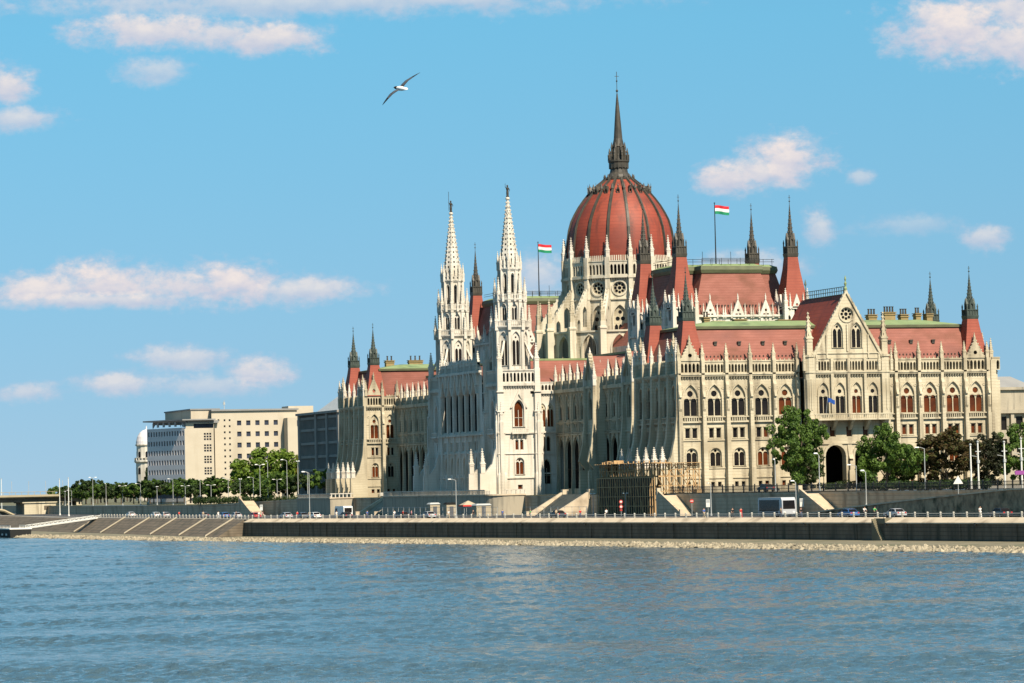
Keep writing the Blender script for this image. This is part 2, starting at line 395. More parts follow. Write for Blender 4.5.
XP, YS, YN = 33.2, 120.4, 97.6
def pavilion(sgn):
    mb = MB(); dark = MB()
    # --- south or north long face
    if sgn < 0:
        frS = Fr((0, -YS), (1, 0))
        eL = [-33.32+4.95*k for k in range(6)]           # -33.1 .. -10
        eR = [7.47+4.98*k for k in range(6)]            # 10.3 .. 33.05
        mr = (0, 0, 0, .4, .5); mr2 = (1, 1, 1, 1, 1)
        std_facade(frS, eL, mb, dark, mainred=mr, skip_gal=(0,))
        std_facade(frS, eR, mb, dark, mainred=mr2, skip_gal=(4,))
        # end gables
        for ua, ub in ((eL[0], eL[1]), (eR[-2], eR[-1])):
            uc = (ua+ub)/2
            gallery(mb, frS, ua+.45, ub-.45, 31.5, 33.9, 5, dark, d=.12)
            gb = MB()
            gb.panel(frS, [(ua+.3,33.9),(ub-.3,33.9),(uc,37.6)], [circ(uc, 34.95, .42, 8)], .30, .25, 0, sides=True, d0=-.35)
            dark.panel(frS, circ(uc, 34.95, .41, 8), [], -.1, 0)  # near-black disc, painted shade behind the gable roundel
            for sg in (-1, 1):
                for q in range(6):
                    u = uc + sg*(2.0-q*.34); z = 34.1+q*.62
                    gb.fbox(frS, u-.12, u+.12, -.2, .36, z, z+.28)
            g = mk('gable', gb, M['stone'], B, world=True)
            x, y, _ = frS.p(uc, 0, 0); pin(x, y, 37.3, .5, 1.7)
    else:
        mb.box(-XP, XP, YS-.2, YS, TZ-.5, 33.9)
        frS = Fr((0, YS), (-1, 0))
    # --- west face
    frW = Fr((-XP, sgn*(YS+YN)/2), (0, -1))
    e = [-11.3+22.6/5*k for k in range(6)]
    std_facade(frW, e, mb, dark, stone='stone', butt=False, skip_gal=(0, 4), ground=True, basement=False, main_w=2.5)
    for u in e: w_buttress(mb, frW, u, 'white_stone')
    for j, u in enumerate(e):
        mb.fbox(frW, u-.42, u+.42, -.3, .78, 31.4, 33.95)
        x, y, _ = frW.p(u, .35, 0); pin(x, y, 33.9, .95 if j in (0,1,4,5) else .8, 4.6 if j in (0,1,4,5) else 3.6, 'white_stone', 1.3)
    for i in range(5):                        # blind arcading: thin shafts between buttresses
        for q in range(5):
            if q == 2: continue
            u = e[i]+.62+(e[i+1]-e[i]-1.24)*q/4
            for z0, z1 in ((13.3,18.4),(18.8,21.9),(23.2,30.2)): mb.fbox(frW, u-.09, u+.09, .02, .26, z0, z1)
        mb.panel(frW, [(e[i]+.5,20.6),(e[i+1]-.5,20.6),(e[i+1]-.5,21.4),(e[i]+.5,21.4)], [], .2, 0, 0, sides=True, d0=0)
    for ua, ub in ((e[0], e[1]), (e[4], e[5])):
        uc = (ua+ub)/2
        gallery(mb, frW, ua+.45, ub-.45, 31.5, 33.9, 5, dark, d=.12)
        gb = MB()
        gb.panel(frW, [(ua+.2,33.9),(ub-.2,33.9),(uc,38.0)], [circ(uc, 35.1, .42, 8)], .35, .25, 0, sides=True, d0=-.45)
        for sg in (-1, 1):
            for q in range(6):
                u = uc + sg*(2.05-q*.34); z = 34.1+q*.66
                gb.fbox(frW, u-.12, u+.12, -.3, .42, z, z+.3)
        mk('gable', gb, M['stone'], B, world=True)
        x, y, _ = frW.p(uc, 0, 0); pin(x, y, 37.6, .5, 1.9)
    # --- return face looking to the middle (only its river end is free)
    if sgn > 0:
        frR = Fr((-29.2, YN), (1, 0))
        std_facade(frR, [-4.0, .3, 4.2], mb, dark, butt=(1,), main_w=2.1, mainred=(.7, .3), basement=True, skip_gal=(0,))
        gallery(mb, frR, -3.6, -.1, 31.5, 33.9, 5, dark, d=.12)
        gb = MB()
        gb.panel(frR, [(-3.8,33.9),(.1,33.9),(-1.85,38.6)], [[(-1.85,34.6),(-1.4,35.2),(-1.85,35.8),(-2.3,35.2)]], .3, .25, 0, sides=True, d0=-.4)
        dark.panel(frR, circ(-1.85, 35.2, .55, 8), [], -.1, 0)  # near-black disc paints the shade in the gable's diamond opening
        mk('gable', gb, M['stone'], B, world=True)
        x, y, _ = frR.p(-1.85, 0, 0); pin(x, y, 38.3, .5, 1.7)
        for u in (-4.0, .3, 4.2):
            x, y, _ = frR.p(u, .3, 0); pin(x, y, 33.9, .8, 4.0)
    else:
        mb.box(-XP, -20, -YN-.25, -YN, TZ-.5, 33.9)
    mb.box(XP-.3, XP, *(sorted((sgn*YS, sgn*YN))), TZ-.5, 33.9)
    if sgn < 0:                                # east end: stepped corner pier seen past the facade
        for q, (xx, zt) in enumerate(((34.1, 33.5), (35.2, 29.5))):
            mb.box(xx-.55, xx+.55, -YS+.4+.6*q, -YS+2.6+.6*q, TZ-.5, zt)
            pin(xx, -YS+1.4+.6*q, zt, .9, 4.4)
        gallery(mb, Fr((34.2, -YS+.9), (1, 0)), -.2, 1.6, 31.5, 33.9, 2, dark)
        pin(33.3, -117, 33.9, .9, 5.2); pin(33.7, -112, 33.9, .9, 4.6)
    mk('wall', mb.absorb(dark), [M['stone'], M['shade_and_goods']], B, world=True)
    # --- roof: red slopes, copper deck
    y0, y1 = (-YS+.6, -YN-.2) if sgn < 0 else (YN+.2, YS-.6)
    rf = MB()
    mansard(rf, -XP+.6, XP-.6, y0, y1, 33.6, 40.3, (3.6,3.6,3.6,.3) if sgn < 0 else (3.6,3.6,.8,3.6), 0)
    r = mk('roof', rf, M['tile'], B, world=True)
    cp = MB()
    i = (3.4,3.4,3.4,.1) if sgn < 0 else (3.4,3.4,.6,3.4)
    xa, xb, ya, yb = -XP+.6+i[0], XP-.6-i[1], y0+i[2], y1-i[3]
    cp.rings([[(xa-.2,ya-.2,40.25),(xb+.2,ya-.2,40.25),(xb+.2,yb+.2,40.25),(xa-.2,yb+.2,40.25)],[(xa-.25,ya-.25,40.75),(xb+.25,ya-.25,40.75),(xb+.25,yb+.25,40.75),(xa-.25,yb+.25,40.75)],
              [(xa-.2,ya-.2,40.8),(xb+.2,ya-.2,40.8),(xb+.2,yb+.2,40.8),(xa-.2,yb+.2,40.8)]], 1)
    cp.rings([[(xa,ya,40.79),(xb,ya,40.79),(xb,yb,40.79),(xa,yb,40.79)],[(xa+7,ya+5,42.0),(xb-7,ya+5,42.0),(xb-7,yb-4,42.0),(xa+7,yb-4,42.0)]], 0)
    mk('copper_deck', cp, [M['copper'], M['copper_edge']], r)
    if sgn < 0:
        # dormers and the row of snow guards on the front slope
        sg = MB()
        for k in range(24):
            for (ua, ub) in ((-28, -9), (10, 28)):
                u = ua + (ub-ua)*(k+.5)/24
                y = -YS+.6+ (34.75-33.6)/6.7*3.6
                sg.box(u-.09, u+.09, y-.22, y+.02, 34.65, 34.95)
        for u in (-24.5, -19.5, -14.5, -9.8, 12.5, 17.2, 22.0):
            y = -YS+.6+(37.1-33.6)/6.7*3.6
            dm = MB(); dm.box(u-.30, u+.30, y-.3, y+.5, 36.95, 37.5)
            dm.prof(Fr((u, y), (1,0)), [(.42,37.5),(-.6,37.5),(-.6,37.62),(.42,37.75)], -.36, .36); mk('dormer', dm, M['bronze'], r)
        o = mk('snow_guards', sg, M['bronze'], r); o['kind'] = 'stuff'
    # corner turrets
    ys = (-117.9, -99.8) if sgn < 0 else (117.9, 99.8)
    for x in (-30.3, 30.3):
        for y in ys:
            turret(x, y, 33.9, 2.55, 41.9, 1.15, 51.4)
pavilion(-1); pavilion(1)

# --- middle of the south front: porch, balcony, great gable
def south_gate():
    mb = MB(); dark = MB(); fr = Fr((.78, -123.9), (1, 0)); W = 8.9
    cx = [-5.25, -1.75, 1.75, 5.25]
    wins = [('main', u, 23.2, 2.05, 6.1) for u in cx]
    put(mb, fr, rect(0, 21.9, 2*W-2, 9.0), wins, 0, .44, .7)
    for u in cx: hood(mb, fr, pointed, u, 23.2, 2.05, 6.1, t=.28)
    # mezzanine in the shade of the balcony
    put(mb, fr, rect(0, 17.4, 2*W-2, 4.5), [('rect', u, 18.7, 1.2, 2.1) for u in (-7, -3.5, 0, 3.5, 7)], 0, .44, .8)
    arches = [rounded(u, TZ-.4, 4.3, 9.0, 12) for u in (-3.1, 3.1)]
    mb.panel(fr, [(-W+1,TZ-.5),(-5.3,TZ-.5),(-5.3,TZ-.4),(-.9,TZ-.4),(-.9,TZ-.5),(.9,TZ-.5),(.9,TZ-.4),(5.3,TZ-.4),(5.3,TZ-.5),(W-1,TZ-.5),(W-1,17.4),(-W+1,17.4)], arches, 0, 1.6)
    for u in (-3.1, 3.1): hood(mb, fr, rounded, u, TZ-.35, 4.3, 8.95, d1=.3, t=.45)
    # balcony slab on consoles
    mb.fbox(fr, -W+.6, W-.6, 0, 2.5, 21.9, 22.2); mb.fbox(fr, -W+.6, W-.6, 2.25, 2.45, 23.0, 23.2)
    for k in range(44):
        u = -W+.9+(2*W-1.8)*k/43
        mb.fbox(fr, u-.08, u+.08, 2.28, 2.42, 22.2, 23.0)
    for u in (-7.0, -3.5, 0, 3.5, 7.0):
        mb.prof(fr, [(0,20.0),(.4,20.0),(2.4,21.9),(0,21.9)], u-.3, u+.3)
    # centre pier statue canopy
    mb.fbox(fr, -.55, .55, 0, 1.0, TZ-.5, 12.2); mb.fbox(fr, -.35, .35, .3, .9, 12.2, 14.0)
    mb.prof(fr, [(0,14.4),(1.0,14.4),(.5,15.2),(.1,17.2),(0,17.2)], -.45, .45)
    strings(mb, fr, -W+1, W-1, [(17.3,17.6,.25),(26.62,26.76,.08),(30.9,31.18,.55),(31.18,31.5,.7)])
    corbels(mb, fr, -W+1, W-1, 30.35, 30.9, .5)
    for k in range(4): gallery(mb, fr, -7.2+3.6*k+.25, -7.2+3.6*k+3.35, 31.5, 33.9, 5, dark, d=.12)
    for u in (-7.3, -3.5, 0, 3.5, 7.3): mb.fbox(fr, u-.28, u+.28, 0, .6, 23.2, 33.95)
    # corner octagon piers with tall pinnacles
    for u in (-7.95, 7.95):
        x, y, _ = fr.p(u, -.4, 0)
        mb.lathe(x, y, [(1.05,TZ-.5),(1.05,34.2),(1.25,34.3),(1.25,34.7)], 8, R(22.5))
        for zz in (17.4, 22.1, 31.2): mb.lathe(x, y, [(1.2,zz),(1.2,zz+.3)], 8, R(22.5))
        for k in range(8):
            f = fr_az(x, y, 45*k, .97)
            mb.fbox(f, -.12, .12, 0, .14, 24, 30)
        pin(x, y, 34.7, 1.5, 8.4)
        for sg in (-1, 1):
            xx, yy, _ = fr.p(u+sg*1.3, .2, 0); pin(xx, yy, 31.6, .7, 4.8)
    # sides of the projection
    for u, ax in ((-W+1, -1), (W-1, 1)):
        x, y, _ = fr.p(u, 0, 0)
        mb.box(min(x, x-ax*.3), max(x, x-ax*.3), y+.01, -YS+.2, 17.4, 33.9)
        mb.box(min(x, x-ax*.3), max(x, x-ax*.3), y+.01, y+1.3, TZ-.5, 17.4)
    
    # porch vault: ceiling, with back and side walls painted near-black as deep shade
    mb.box(-8, 8.6, -123.6, -108.5, 17.42, 17.8)
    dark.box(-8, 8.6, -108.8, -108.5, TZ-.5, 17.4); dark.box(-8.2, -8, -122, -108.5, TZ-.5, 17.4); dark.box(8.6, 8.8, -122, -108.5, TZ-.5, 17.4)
    mk('wall', mb.absorb(dark), [M['stone'], M['shade_and_goods']], B, world=True)
    # gable
    gb = MB(); zb, za = 33.9, 47.0
    gw = [('main', -2.0, 36.0, 2.0, 5.6), ('main', 2.0, 36.0, 2.0, 5.6), ('rose', 0, 43.3-.6, 2.9, 2.9)]
    put(gb, fr, [(-7.7,zb),(7.7,zb),(0,za)], [('pair',-2.0,36.0,2.1,5.0),('pair',2.0,36.0,2.1,5.0),('rose',0,42.6,2.7,2.7)], .1, .44, 0)
    for u in (-2, 2): hood(gb, fr, pointed, u, 36.0, 2.1, 5.0, d0=.1, d1=.28, t=.25)
    gb.panel(fr, circ(0,42.6,1.65,18), [circ(0,42.6,1.36,18)], .28, .18, 0, sides=True, d0=.1)
    gb.fbox(fr, -.15, .15, .1, .4, 35.3, 40.6)
    for u in (-4.4, 4.4): gb.fbox(fr, u-.15, u+.15, .1, .35, 34, 38.6)
    strings(gb, fr, -7.6, 7.6, [(34.9,35.15,.28)])
    for sg in (-1, 1):                        # raking coping with crockets
        n = 17
        a = [(sg*7.9, zb), (0, za+.35), (0, za-.35), (sg*7.3, zb)]
        gb.panel(fr, a, [], .4, 0, 0, sides=True, d0=-.5)
        for q in range(n):
            f = (q+.5)/n; u = sg*7.85*(1-f); z = zb+(za-zb+.3)*f
            gb.fbox(fr, u-.09, u+.09, -.12, .25, z, z+.3)
    mk('gable', gb, M['stone'], B, world=True)
    fi = MB(); x, y, _ = fr.p(0, 0, 0)
    fi.lathe(x, y, [(.25,47.1),(.35,47.6),(.15,48),(.3,48.6),(.1,49.0),(.22,49.5),(.02,50.2)], 8)
    mk('finial', fi, M['copper'], B, world=True)
    rf = MB()
    for sg in (-1, 1):
        rf.quad(fr.p(sg*7.4,-.3,33.9), fr.p(sg*7.4,-22,33.9), fr.p(0,-22,46.5), fr.p(0,-.3,46.5))
    r = mk('roof', rf, M['dome_tile'], B, world=True)
    ct = MB()
    for k in range(18):
        d = -1-k*1.1
        ct.fbox(fr, -.05, .05, d-.05, d+.05, 46.4, 48.0)
    for z in (46.5, 47.2, 47.95): ct.fbox(fr, -.08, .08, -20, -.6, z, z+.12)
    ct.lathe(fr.p(0,-19.7,0)[0], fr.p(0,-19.7,0)[1], [(.1,46.5),(.1,49.2),(.25,49.6),(.03,50.6)], 6)
    mk('ridge_cresting', ct, M['gable_lead'], r)
south_gate()

# --- wings between the pavilions and the middle
def wing(sgn):
    mb = MB(); dark = MB(); wx = -25.0
    ys, yn = ((-97.6, -25.0) if sgn < 0 else (25.0, 97.6))
    fr = Fr((wx, (ys+yn)/2), (0, -1)); half = (yn-ys)/2
    n = 15; bw = 2*half/n
    for i in range(n):
        u0 = -half+i*bw; u1 = u0+bw; uc = (u0+u1)/2
        wins = [('main', uc, 24.6, 2.3, 5.3), ('rect', uc-.7, 22.1-.2, .95, 1.7), ('rect', uc+.7, 22.1-.2, .95, 1.7)]
        put(mb, fr, rect(uc, 21.4, bw, 9.6), wins, 0, .44, .5)
        mb.panel(fr, rect(uc, TZ-.5, bw, 21.9-TZ), [pointed(uc, TZ+1.2, bw-.7, 11.2, 6)], 0, .4)   # tall arcade
        hood(mb, fr, pointed, uc, TZ+5.4, bw-.7, 7.0, t=.16, d1=.15)
        gallery(mb, fr, u0+.4, u1-.4, 31.3, 33.0, 6, dark, d=.12, top=.35)
        hood(mb, fr, pointed, uc, 24.6, 2.3, 5.3, t=.28)
        for du in (-1.95, -1.6, 1.6, 1.95):
            mb.fbox(fr, uc+du-.07, uc+du+.07, .02, .22, 24.2, 30.2); mb.fbox(fr, uc+du-.07, uc+du+.07, .02, .2, 21.9, 23.9)
        for q in range(6): mb.fbox(fr, uc-2+.8*q-.07, uc-2+.8*q+.07, .1, .3, 22.0, 23.0)
        mb.sq(*fr.p(uc, .1, 0)[:2], [(.16,33.1),(.16,33.6),(.2,33.65),(.02,34.9)])
    dark.fbox(fr, -half, half, -2.0, -1.8, TZ, 21.4)  # near-black backing paints the deep shade inside the arcade
    mb.fbox(fr, -half, half, -1.8, -.5, 21.1, 21.4)
    strings(mb, fr, -half, half, [(21.2,21.5,.4),(22.0-.35,22.0-.2,.5),(23.95,24.2,.3),(30.6,31.3,.6)])
    corbels(mb, fr, -half, half, 30.1, 30.6, .45)
    for i in range(n+1):
        u = -half+i*bw
        mb.prof(fr, [(0,TZ-.5),(.5,TZ-.5),(.3,13),(.25,20),(.3,24),(.28,31.2),(0,31.2)], u-.26, u+.26)
        mb.fbox(fr, u-.35, u+.35, -.3, .6, 31.3, 33.2)
        x, y, _ = fr.p(u, .2, 0); pin(x, y, 33.1, .8, 3.7, 'white_stone', 1.2)
    mk('wall', mb.absorb(dark), [M['stone'], M['shade_and_goods']], B, world=True)
    # gabled bays that break the wing
    for yc in ((-53.5, -77.0) if sgn < 0 else (53.5,)):
        gb = MB(); f = Fr((-27.3, yc), (0, -1))
        put(gb, f, [(-2.6,TZ-.5),(2.6,TZ-.5),(2.6,32.6),(0,37.6),(-2.6,32.6)], [('arch',0,11.2,2.2,6.2),('pair',0,24.2,2.4,6.2),('lancet',-.8,32.6,.7,2.6),('lancet',.8,32.6,.7,2.6)], 0, .44, 0)
        hood(gb, f, pointed, 0, 24.2, 2.4, 6.2, t=.3)
        gb.fbox(f, -2.6, -2.3, -2.4, -.01, TZ-.5, 33.2); gb.fbox(f, 2.3, 2.6, -2.4, -.01, TZ-.5, 33.2)
        gb.quad(f.p(-2.6,0,32.6), f.p(0,0,37.6), f.p(0,-6,37.6), f.p(-2.6,-6,32.6), 1); gb.quad(f.p(2.6,0,32.6), f.p(0,0,37.6), f.p(0,-6,37.6), f.p(2.6,-6,32.6), 1)
        strings(gb, f, -2.7, 2.7, [(21.2,21.5,.3),(30.8,31.3,.4)])
        for sg in (-1, 1):
            gb.panel(f, [(sg*2.95,32.4),(0,38.2),(0,37.3),(sg*2.5,32.4)], [], .45, 0, 0, sides=True, d0=-.5)
            for q in range(8):
                fq = (q+.5)/8; u = sg*2.9*(1-fq); z = 32.7+5.4*fq
                gb.fbox(f, u-.15, u+.15, -.35, .35, z, z+.4)
            w_buttress(gb, f, sg*2.7, 'white_stone', w=.7, spike=False, far=1.2)
            x, y, _ = f.p(sg*2.8, .2, 0); pin(x, y, 31.3, .95, 5.0, 'white_stone', 1.4)
        x, y, _ = f.p(0, 0, 0); pin(x, y, 37.9, .5, 1.6, 'white_stone')
        mk('gable', gb, [M['stone'], M['tile']], B, world=True)
    rf = MB()
    mansard(rf, wx+.5, -wx-.5, ys-.2, yn+.2, 32.8, 38.4, (7.5,7.5,.05,.05))
    r = mk('roof', rf, M['tile'], B, world=True)
    cp = MB(); cp.box(wx+7.7, -wx-7.7, ys, yn, 38.35, 38.8); mk('copper_deck', cp, M['copper'], r)
    # small dormer hips behind the parapet (the raked red faces)
    hp = MB()
    for i in range(n):
        y = ys + (i+.5)*bw
        hp.add([(wx+1.2,y-1.5,33.6),(wx+1.2,y+1.5,33.6),(wx+1.0,y,36.6),(wx+5.0,y,37.4)], [(0,2,1),(0,3,2),(1,2,3)])
    mk('dormer', hp, M['tile'], r)
    em = MB(); em.box(-wx-.3, -wx, ys, yn, TZ-.5, 33); mk('wall', em, M['stone'], B, world=True)
wing(-1); wing(1)

# --- middle block on the river with the loggia
def middle():
    mb = MB(); dark = MB()
    fr = Fr((-39.3, 0), (0, -1)); H = 16.2; n = 6; bw = 27.0/n
    # loggia storey
    op = [pointed(-13.5+(k+.5)*bw, 22.9, bw-.62, 9.6, 6) for k in range(n)]
    mb.panel(fr, rect(0, 22.0, 2*H, 15.0), op + [circ(-13.5+(k+.5)*bw, 33.3, .55, 10) for k in range(n)], 0, .45)
    dark.fbox(fr, -H, H, -1.6, -1.4, 22.2, 32.5); mb.fbox(fr, -H, H, -1.4, -.45, 33.2, 33.5); mb.fbox(fr, -H, H, -1.4, -.45, 22.0, 22.3)  # near-black sheet behind the loggia arches is painted shade
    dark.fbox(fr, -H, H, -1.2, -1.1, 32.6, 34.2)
    for k in range(n):
        u = -13.5+(k+.5)*bw
        hood(mb, fr, pointed, u, 26.5, bw-.62, 6.0, t=.14, d1=.15)
        # steep blind gable over each arch
        mb.panel(fr, [(u-1.9,31.2),(u-1.5,31.2),(u,35.2),(u+1.5,31.2),(u+1.9,31.2),(u,36.4)], [], .5, 0, 0, sides=True, d0=0)
        mb.fbox(fr, u-.09, u+.09, -.5, -.4, 22.9, 30)
    for k in range(n+1):
        u = -13.5+k*bw
        mb.prof(fr, [(0,TZ-.5),(1.0,TZ-.5),(.7,13),(.4,18.5),(.3,22),(.12,23),(.12,33),(0,33)], u-.24, u+.24)
        mb.lathe(*fr.p(u, .2, 0)[:2], [(.30,22.5),(.26,30.8),(.42,31.2)], 8)
        x, y, _ = fr.p(u, .3, 0); pin(x, y, 33.0, .9, 6.6, 'white_stone', 1.4)
    gallery(mb, fr, -13.5, 13.5, 36.2, 38.0, 34, dark, d=.2)
    mb.fbox(fr, -H, H, .01, .7, 35.7, 36.2); corbels(mb, fr, -H, H, 35.2, 35.7, .5)
    for k in range(27):
        u = -13+k; mb.sq(*fr.p(u, .1, 0)[:2], [(.14,38.18),(.14,38.5),(.02,39.1)])
    # lower storeys
    wins = []
    for k in range(n):
        u = -13.5+(k+.5)*bw
        wins += [('rect', u-.85, 18.6, 1.1, 2.0), ('rect', u+.85, 18.6, 1.1, 2.0), ('pair', u, 13.3, 2.0, 4.0)]
    put(mb, fr, rect(0, 12.6, 2*H, 9.4), wins, 0, .44, 0)
    put(mb, fr, rect(0, TZ-.5, 2*H, 4.6), [('round2', -13.5+(k+.5)*bw, TZ+.2, 2.3, 3.6) for k in range(n)], 0, .6, 0)
    strings(mb, fr, -H, H, [(12.5,12.8,.35),(17.9,18.2,.3),(21.9,22.3,.55),(22.3,22.6,.3)])
    mb.box(-39.0, -14, -16.3, -16.0, 30, 38); mb.box(-39.0, -14, 16.0, 16.3, 30, 38)
    # side faces beyond the towers
    for sgn in (-1, 1):
        f = Fr((-27.3, sgn*24.6), (1, 0) if sgn < 0 else (-1, 0))
        if sgn < 0:
            put(mb, f, rect(0, TZ-.5, 7.6, 31.0-TZ+.5), [('pair',.9,23.3,1.55,5.2),('pair',-.9,23.3,1.55,5.2),('lancet',.3,18.0,1.0,3.4),('lancet',-.9,18.0,1.0,3.4),('arch',-.2,10.8,2.0,5.6)], 0, .44, .3)
            strings(mb, f, -3.8, 3.8, [(13.0,13.3,.2),(22.0,22.4,.35),(17.3,17.5,.2),(30.6,31.2,.5)])
            corbels(mb, f, -3.8, 3.8, 30.1, 30.6, .4); gallery(mb, f, -3.6, 3.6, 31.2, 33.0, 9, dark, d=.1)
        else: mb.fbox(f, -3.8, 3.8, -.3, 0, TZ-.5, 33)
    mk('wall', mb.absorb(dark), [M['white_stone'], M['shade_and_goods']], B, world=True)
    rf = MB()
    rf.rings([[(-37.5,-24.2,33),(-14,-24.2,33),(-14,24.2,33),(-37.5,24.2,33)],[(-31,-16,38.2),(-14,-16,38.2),(-14,16,38.2),(-31,16,38.2)]], 0)
    rf.box(-14, 14, -25, 25, 33, 36.5)
    r = mk('roof', rf, M['tile'], B, world=True)
    cp = MB(); cp.box(-31.2, -14, -16.2, 16.2, 38.15, 38.6); mk('copper_deck', cp, M['copper'], r)
middle()

# --- river towers
def river_tower(sgn):
    cx, cy = -33.9, sgn*20.8; H = 4.3; st = 'white_stone'
    mb = MB(); dark = MB()
    for az in (180, 270, 0):
        f = fr_az(cx, cy, az, H)
        put(mb, f, rect(0, TZ-.5, 2*H, 33-TZ+.5), [('arch',0,23.4,2.3,6.0),('rect',-.55,18.4,.75,2.2),('rect',.55,18.4,.75,2.2),('round2',0,13.0,1.9,3.7),('rect',0,9.6,1.1,1.2)], 0, .5, 1.0 if az == 180 else .2, st)
        hood(mb, f, pointed, 0, 23.4, 2.3, 6.0, t=.35, d1=.3)
        mb.panel(f, [(-2.0,27.6),(-1.6,27.6),(0,30.6),(1.6,27.6),(2.0,27.6),(0,31.4)], [], .35, 0, 0, sides=True, d0=0)
        hood(mb, f, rounded, 0, 13.0, 1.9, 3.7, t=.25, d1=.2)
        # balcony on consoles
        mb.fbox(f, -1.9, 1.9, 0, 1.0, 21.9, 22.2); mb.fbox(f, -1.9, 1.9, .8, 1.0, 22.9, 23.1)
        for k in range(9): mb.fbox(f, -1.8+.45*k-.07, -1.8+.45*k+.07, .82, .96, 22.2, 22.9)
        for u in (-1.5, -.5, .5, 1.5): mb.prof(f, [(0,20.9),(.25,20.9),(.9,21.9),(0,21.9)], u-.14, u+.14)
        strings(mb, f, -H, H, [(12.2,12.5,.25),(17.5,17.75,.2),(21.95,22.2,.3),(32.4,33.0,.55)])
        corbels(mb, f, -H, H, 31.8, 32.4, .5)
        # pierced parapet
        holes = [pointed(-3.3+k*.83, 33.3, .5, 2.0, 3) for k in range(9)]
        mb.panel(f, rect(0, 33.0, 2*H, 2.7), holes, .25, .3)
        dark.panel(f, rect(0, 33.0, 2*H-.2, 2.6), [], -.6, 0)  # near-black sheet, painted shade seen through the parapet holes
        mb.fbox(f, -H, H, -.3, .45, 35.7, 35.95)
    mb.box(cx-H+.1, cx+H-.1, cy-H+.1, cy+H-.1, 32.6, 33.0)
    for sx in (-1, 1):                        # corner buttress pairs
        for sy in (-1, 1):
            x, y = cx+sx*H, cy+sy*H
            mb.sq(x, y, [(1.05,TZ-.5),(1.0,13),(.85,13.6),(.82,22),(.72,22.6),(.7,30.5),(.62,31),(.62,36.2)])
            for zz in (17.5, 22.0, 26.7, 31.0): mb.sq(x, y, [(.95,zz),(.95,zz+.25)])
            pin(x, y, 36.2, 1.25, 5.6, st, 1.5)
            for (ax, ay) in ((sx, 0), (0, sy)):
                xx, yy = x+ax*.75, y+ay*.75
                mb.sq(xx, yy, [(.45,TZ-.5),(.42,24.5),(.3,25)]); pin(xx, yy, 24.6, .8, 4.4, st)
            # flyer to the octagon
            p0 = Vector((x, y, 37.2)); p1 = Vector((cx+sx*2.4, cy+sy*2.4, 42.2))
            mb.tube([p0, (p0+p1)/2+Vector((0,0,-.5)), p1], .30, 4)
    # foot buttresses to the river
    f = fr_az(cx, cy, 270, H)
    for u in (-4.0, 4.0): w_buttress(mb, f, u, st, far=4.2, hs=18.9)
    t = mk('tower', mb.absorb(dark), [M[st], M['shade_and_goods']], B, world=True)
    up = MB()
    def stage(ap, z0, z1, win, wz0, wh, ww):
        for k in range(8):
            f = fr_az(cx, cy, 45*k, ap); fw = 2*ap*tan(R(22.5))
            put(up, f, rect(0, z0, fw, z1-z0), [(win, 0, wz0, ww, wh)], 0, .4, 0, st)
            hood(up, f, pointed, 0, wz0, ww, wh, t=.18, d1=.15)
            a = R(22.5+45*k); rr = ap/cos(R(22.5))
            up.sq(cx+rr*sin(a), cy+rr*cos(a), [(.3,z0),(.3,z1+.3)])
    def ring(ap, z, h, dd=.5):
        rr = ap/cos(R(22.5))
        up.lathe(cx, cy, [(rr,z-.6),(rr+dd,z),(rr+dd,z+.3),(rr,z+.3)], 8, R(22.5))
        for k in range(8):
            f = fr_az(cx, cy, 45*k, ap+dd-.2); fw = 2*(ap+dd-.2)*tan(R(22.5)); n = int(fw/.42)
            for q in range(n):
                u = -fw/2+(q+.5)*fw/n; up.fbox(f, u-.09, u+.09, -.08, .08, z+.3, z+h)
            up.fbox(f, -fw/2, fw/2, -.12, .12, z+h, z+h+.18)
    stage(3.55, 33, 45.3, 'pair', 36.9, 7.4, 1.75)
    ring(3.55, 45.3, 1.2)
    stage(3.0, 45.3, 51.4, 'pair', 46.8, 3.7, 1.25)
    ring(3.0, 51.3, 1.1)
    stage(2.1, 51.3, 58.2, 'lancet', 52.8, 4.4, .75)
    ring(2.1, 58.1, .9, .4)
    for k in range(8):
        a = R(22.5+45*k)
        for rr, z, w, h in ((4.15,44.6,.9,5.6),(3.3,50.8,.85,5.6),(2.5,57.9,.62,4.3)):
            pin(cx+rr*sin(a), cy+rr*cos(a), z, w, h, st)
        a = R(45*k)
        for rr, z, w, h in ((3.45,50.9,.6,3.6),(2.3,58.2,.5,3.0)):
            pin(cx+rr*sin(a), cy+rr*cos(a), z, w, h, st)
    mk('belfry', up, M[st], t)
    sp = MB(); z0, z1, r0, r1 = 58.3, 73.4, 2.25, .26
    sp.lathe(cx, cy, [(r0,z0),(r1,z1),(r1*1.8,z1+.15),(r1*1.8,z1+.5),(.1,z1+.8)], 8, R(22.5))
    for k in range(8):
        for q in range(17):
            f = (q+.7)/17.5; r = r0+(r1-r0)*f+.06; a = R(22.5+45*k); z = z0+(z1-z0)*f
            sp.sq(cx+r*sin(a), cy+r*cos(a), [(.05,z),(.095,z+.14),(.03,z+.3)])
        for q in range(11):                   # near-black boxes painted as the shade in pierced quatrefoils
            f = (q+1.4)/13; ap = (r0+(r1-r0)*f)*cos(R(22.5)); z = z0+(z1-z0)*f
            fr = fr_az(cx, cy, 45*k, ap); w = .13*(1-f)+.06
            sp.fbox(fr, -w, w, -.1, .035, z, z+w*2.6, 1)
    mk('spire', sp, [M[st], M['shade_and_goods']], t)
    sb = MB()                                 # standing figure
    sb.lathe(cx, cy, [(.32,74.0),(.34,74.3),(.26,74.35),(.30,75.0),(.24,75.5),(.34,75.9),(.30,76.15),(.10,76.25),(.19,76.4),(.19,76.6),(.06,76.75)], 8)
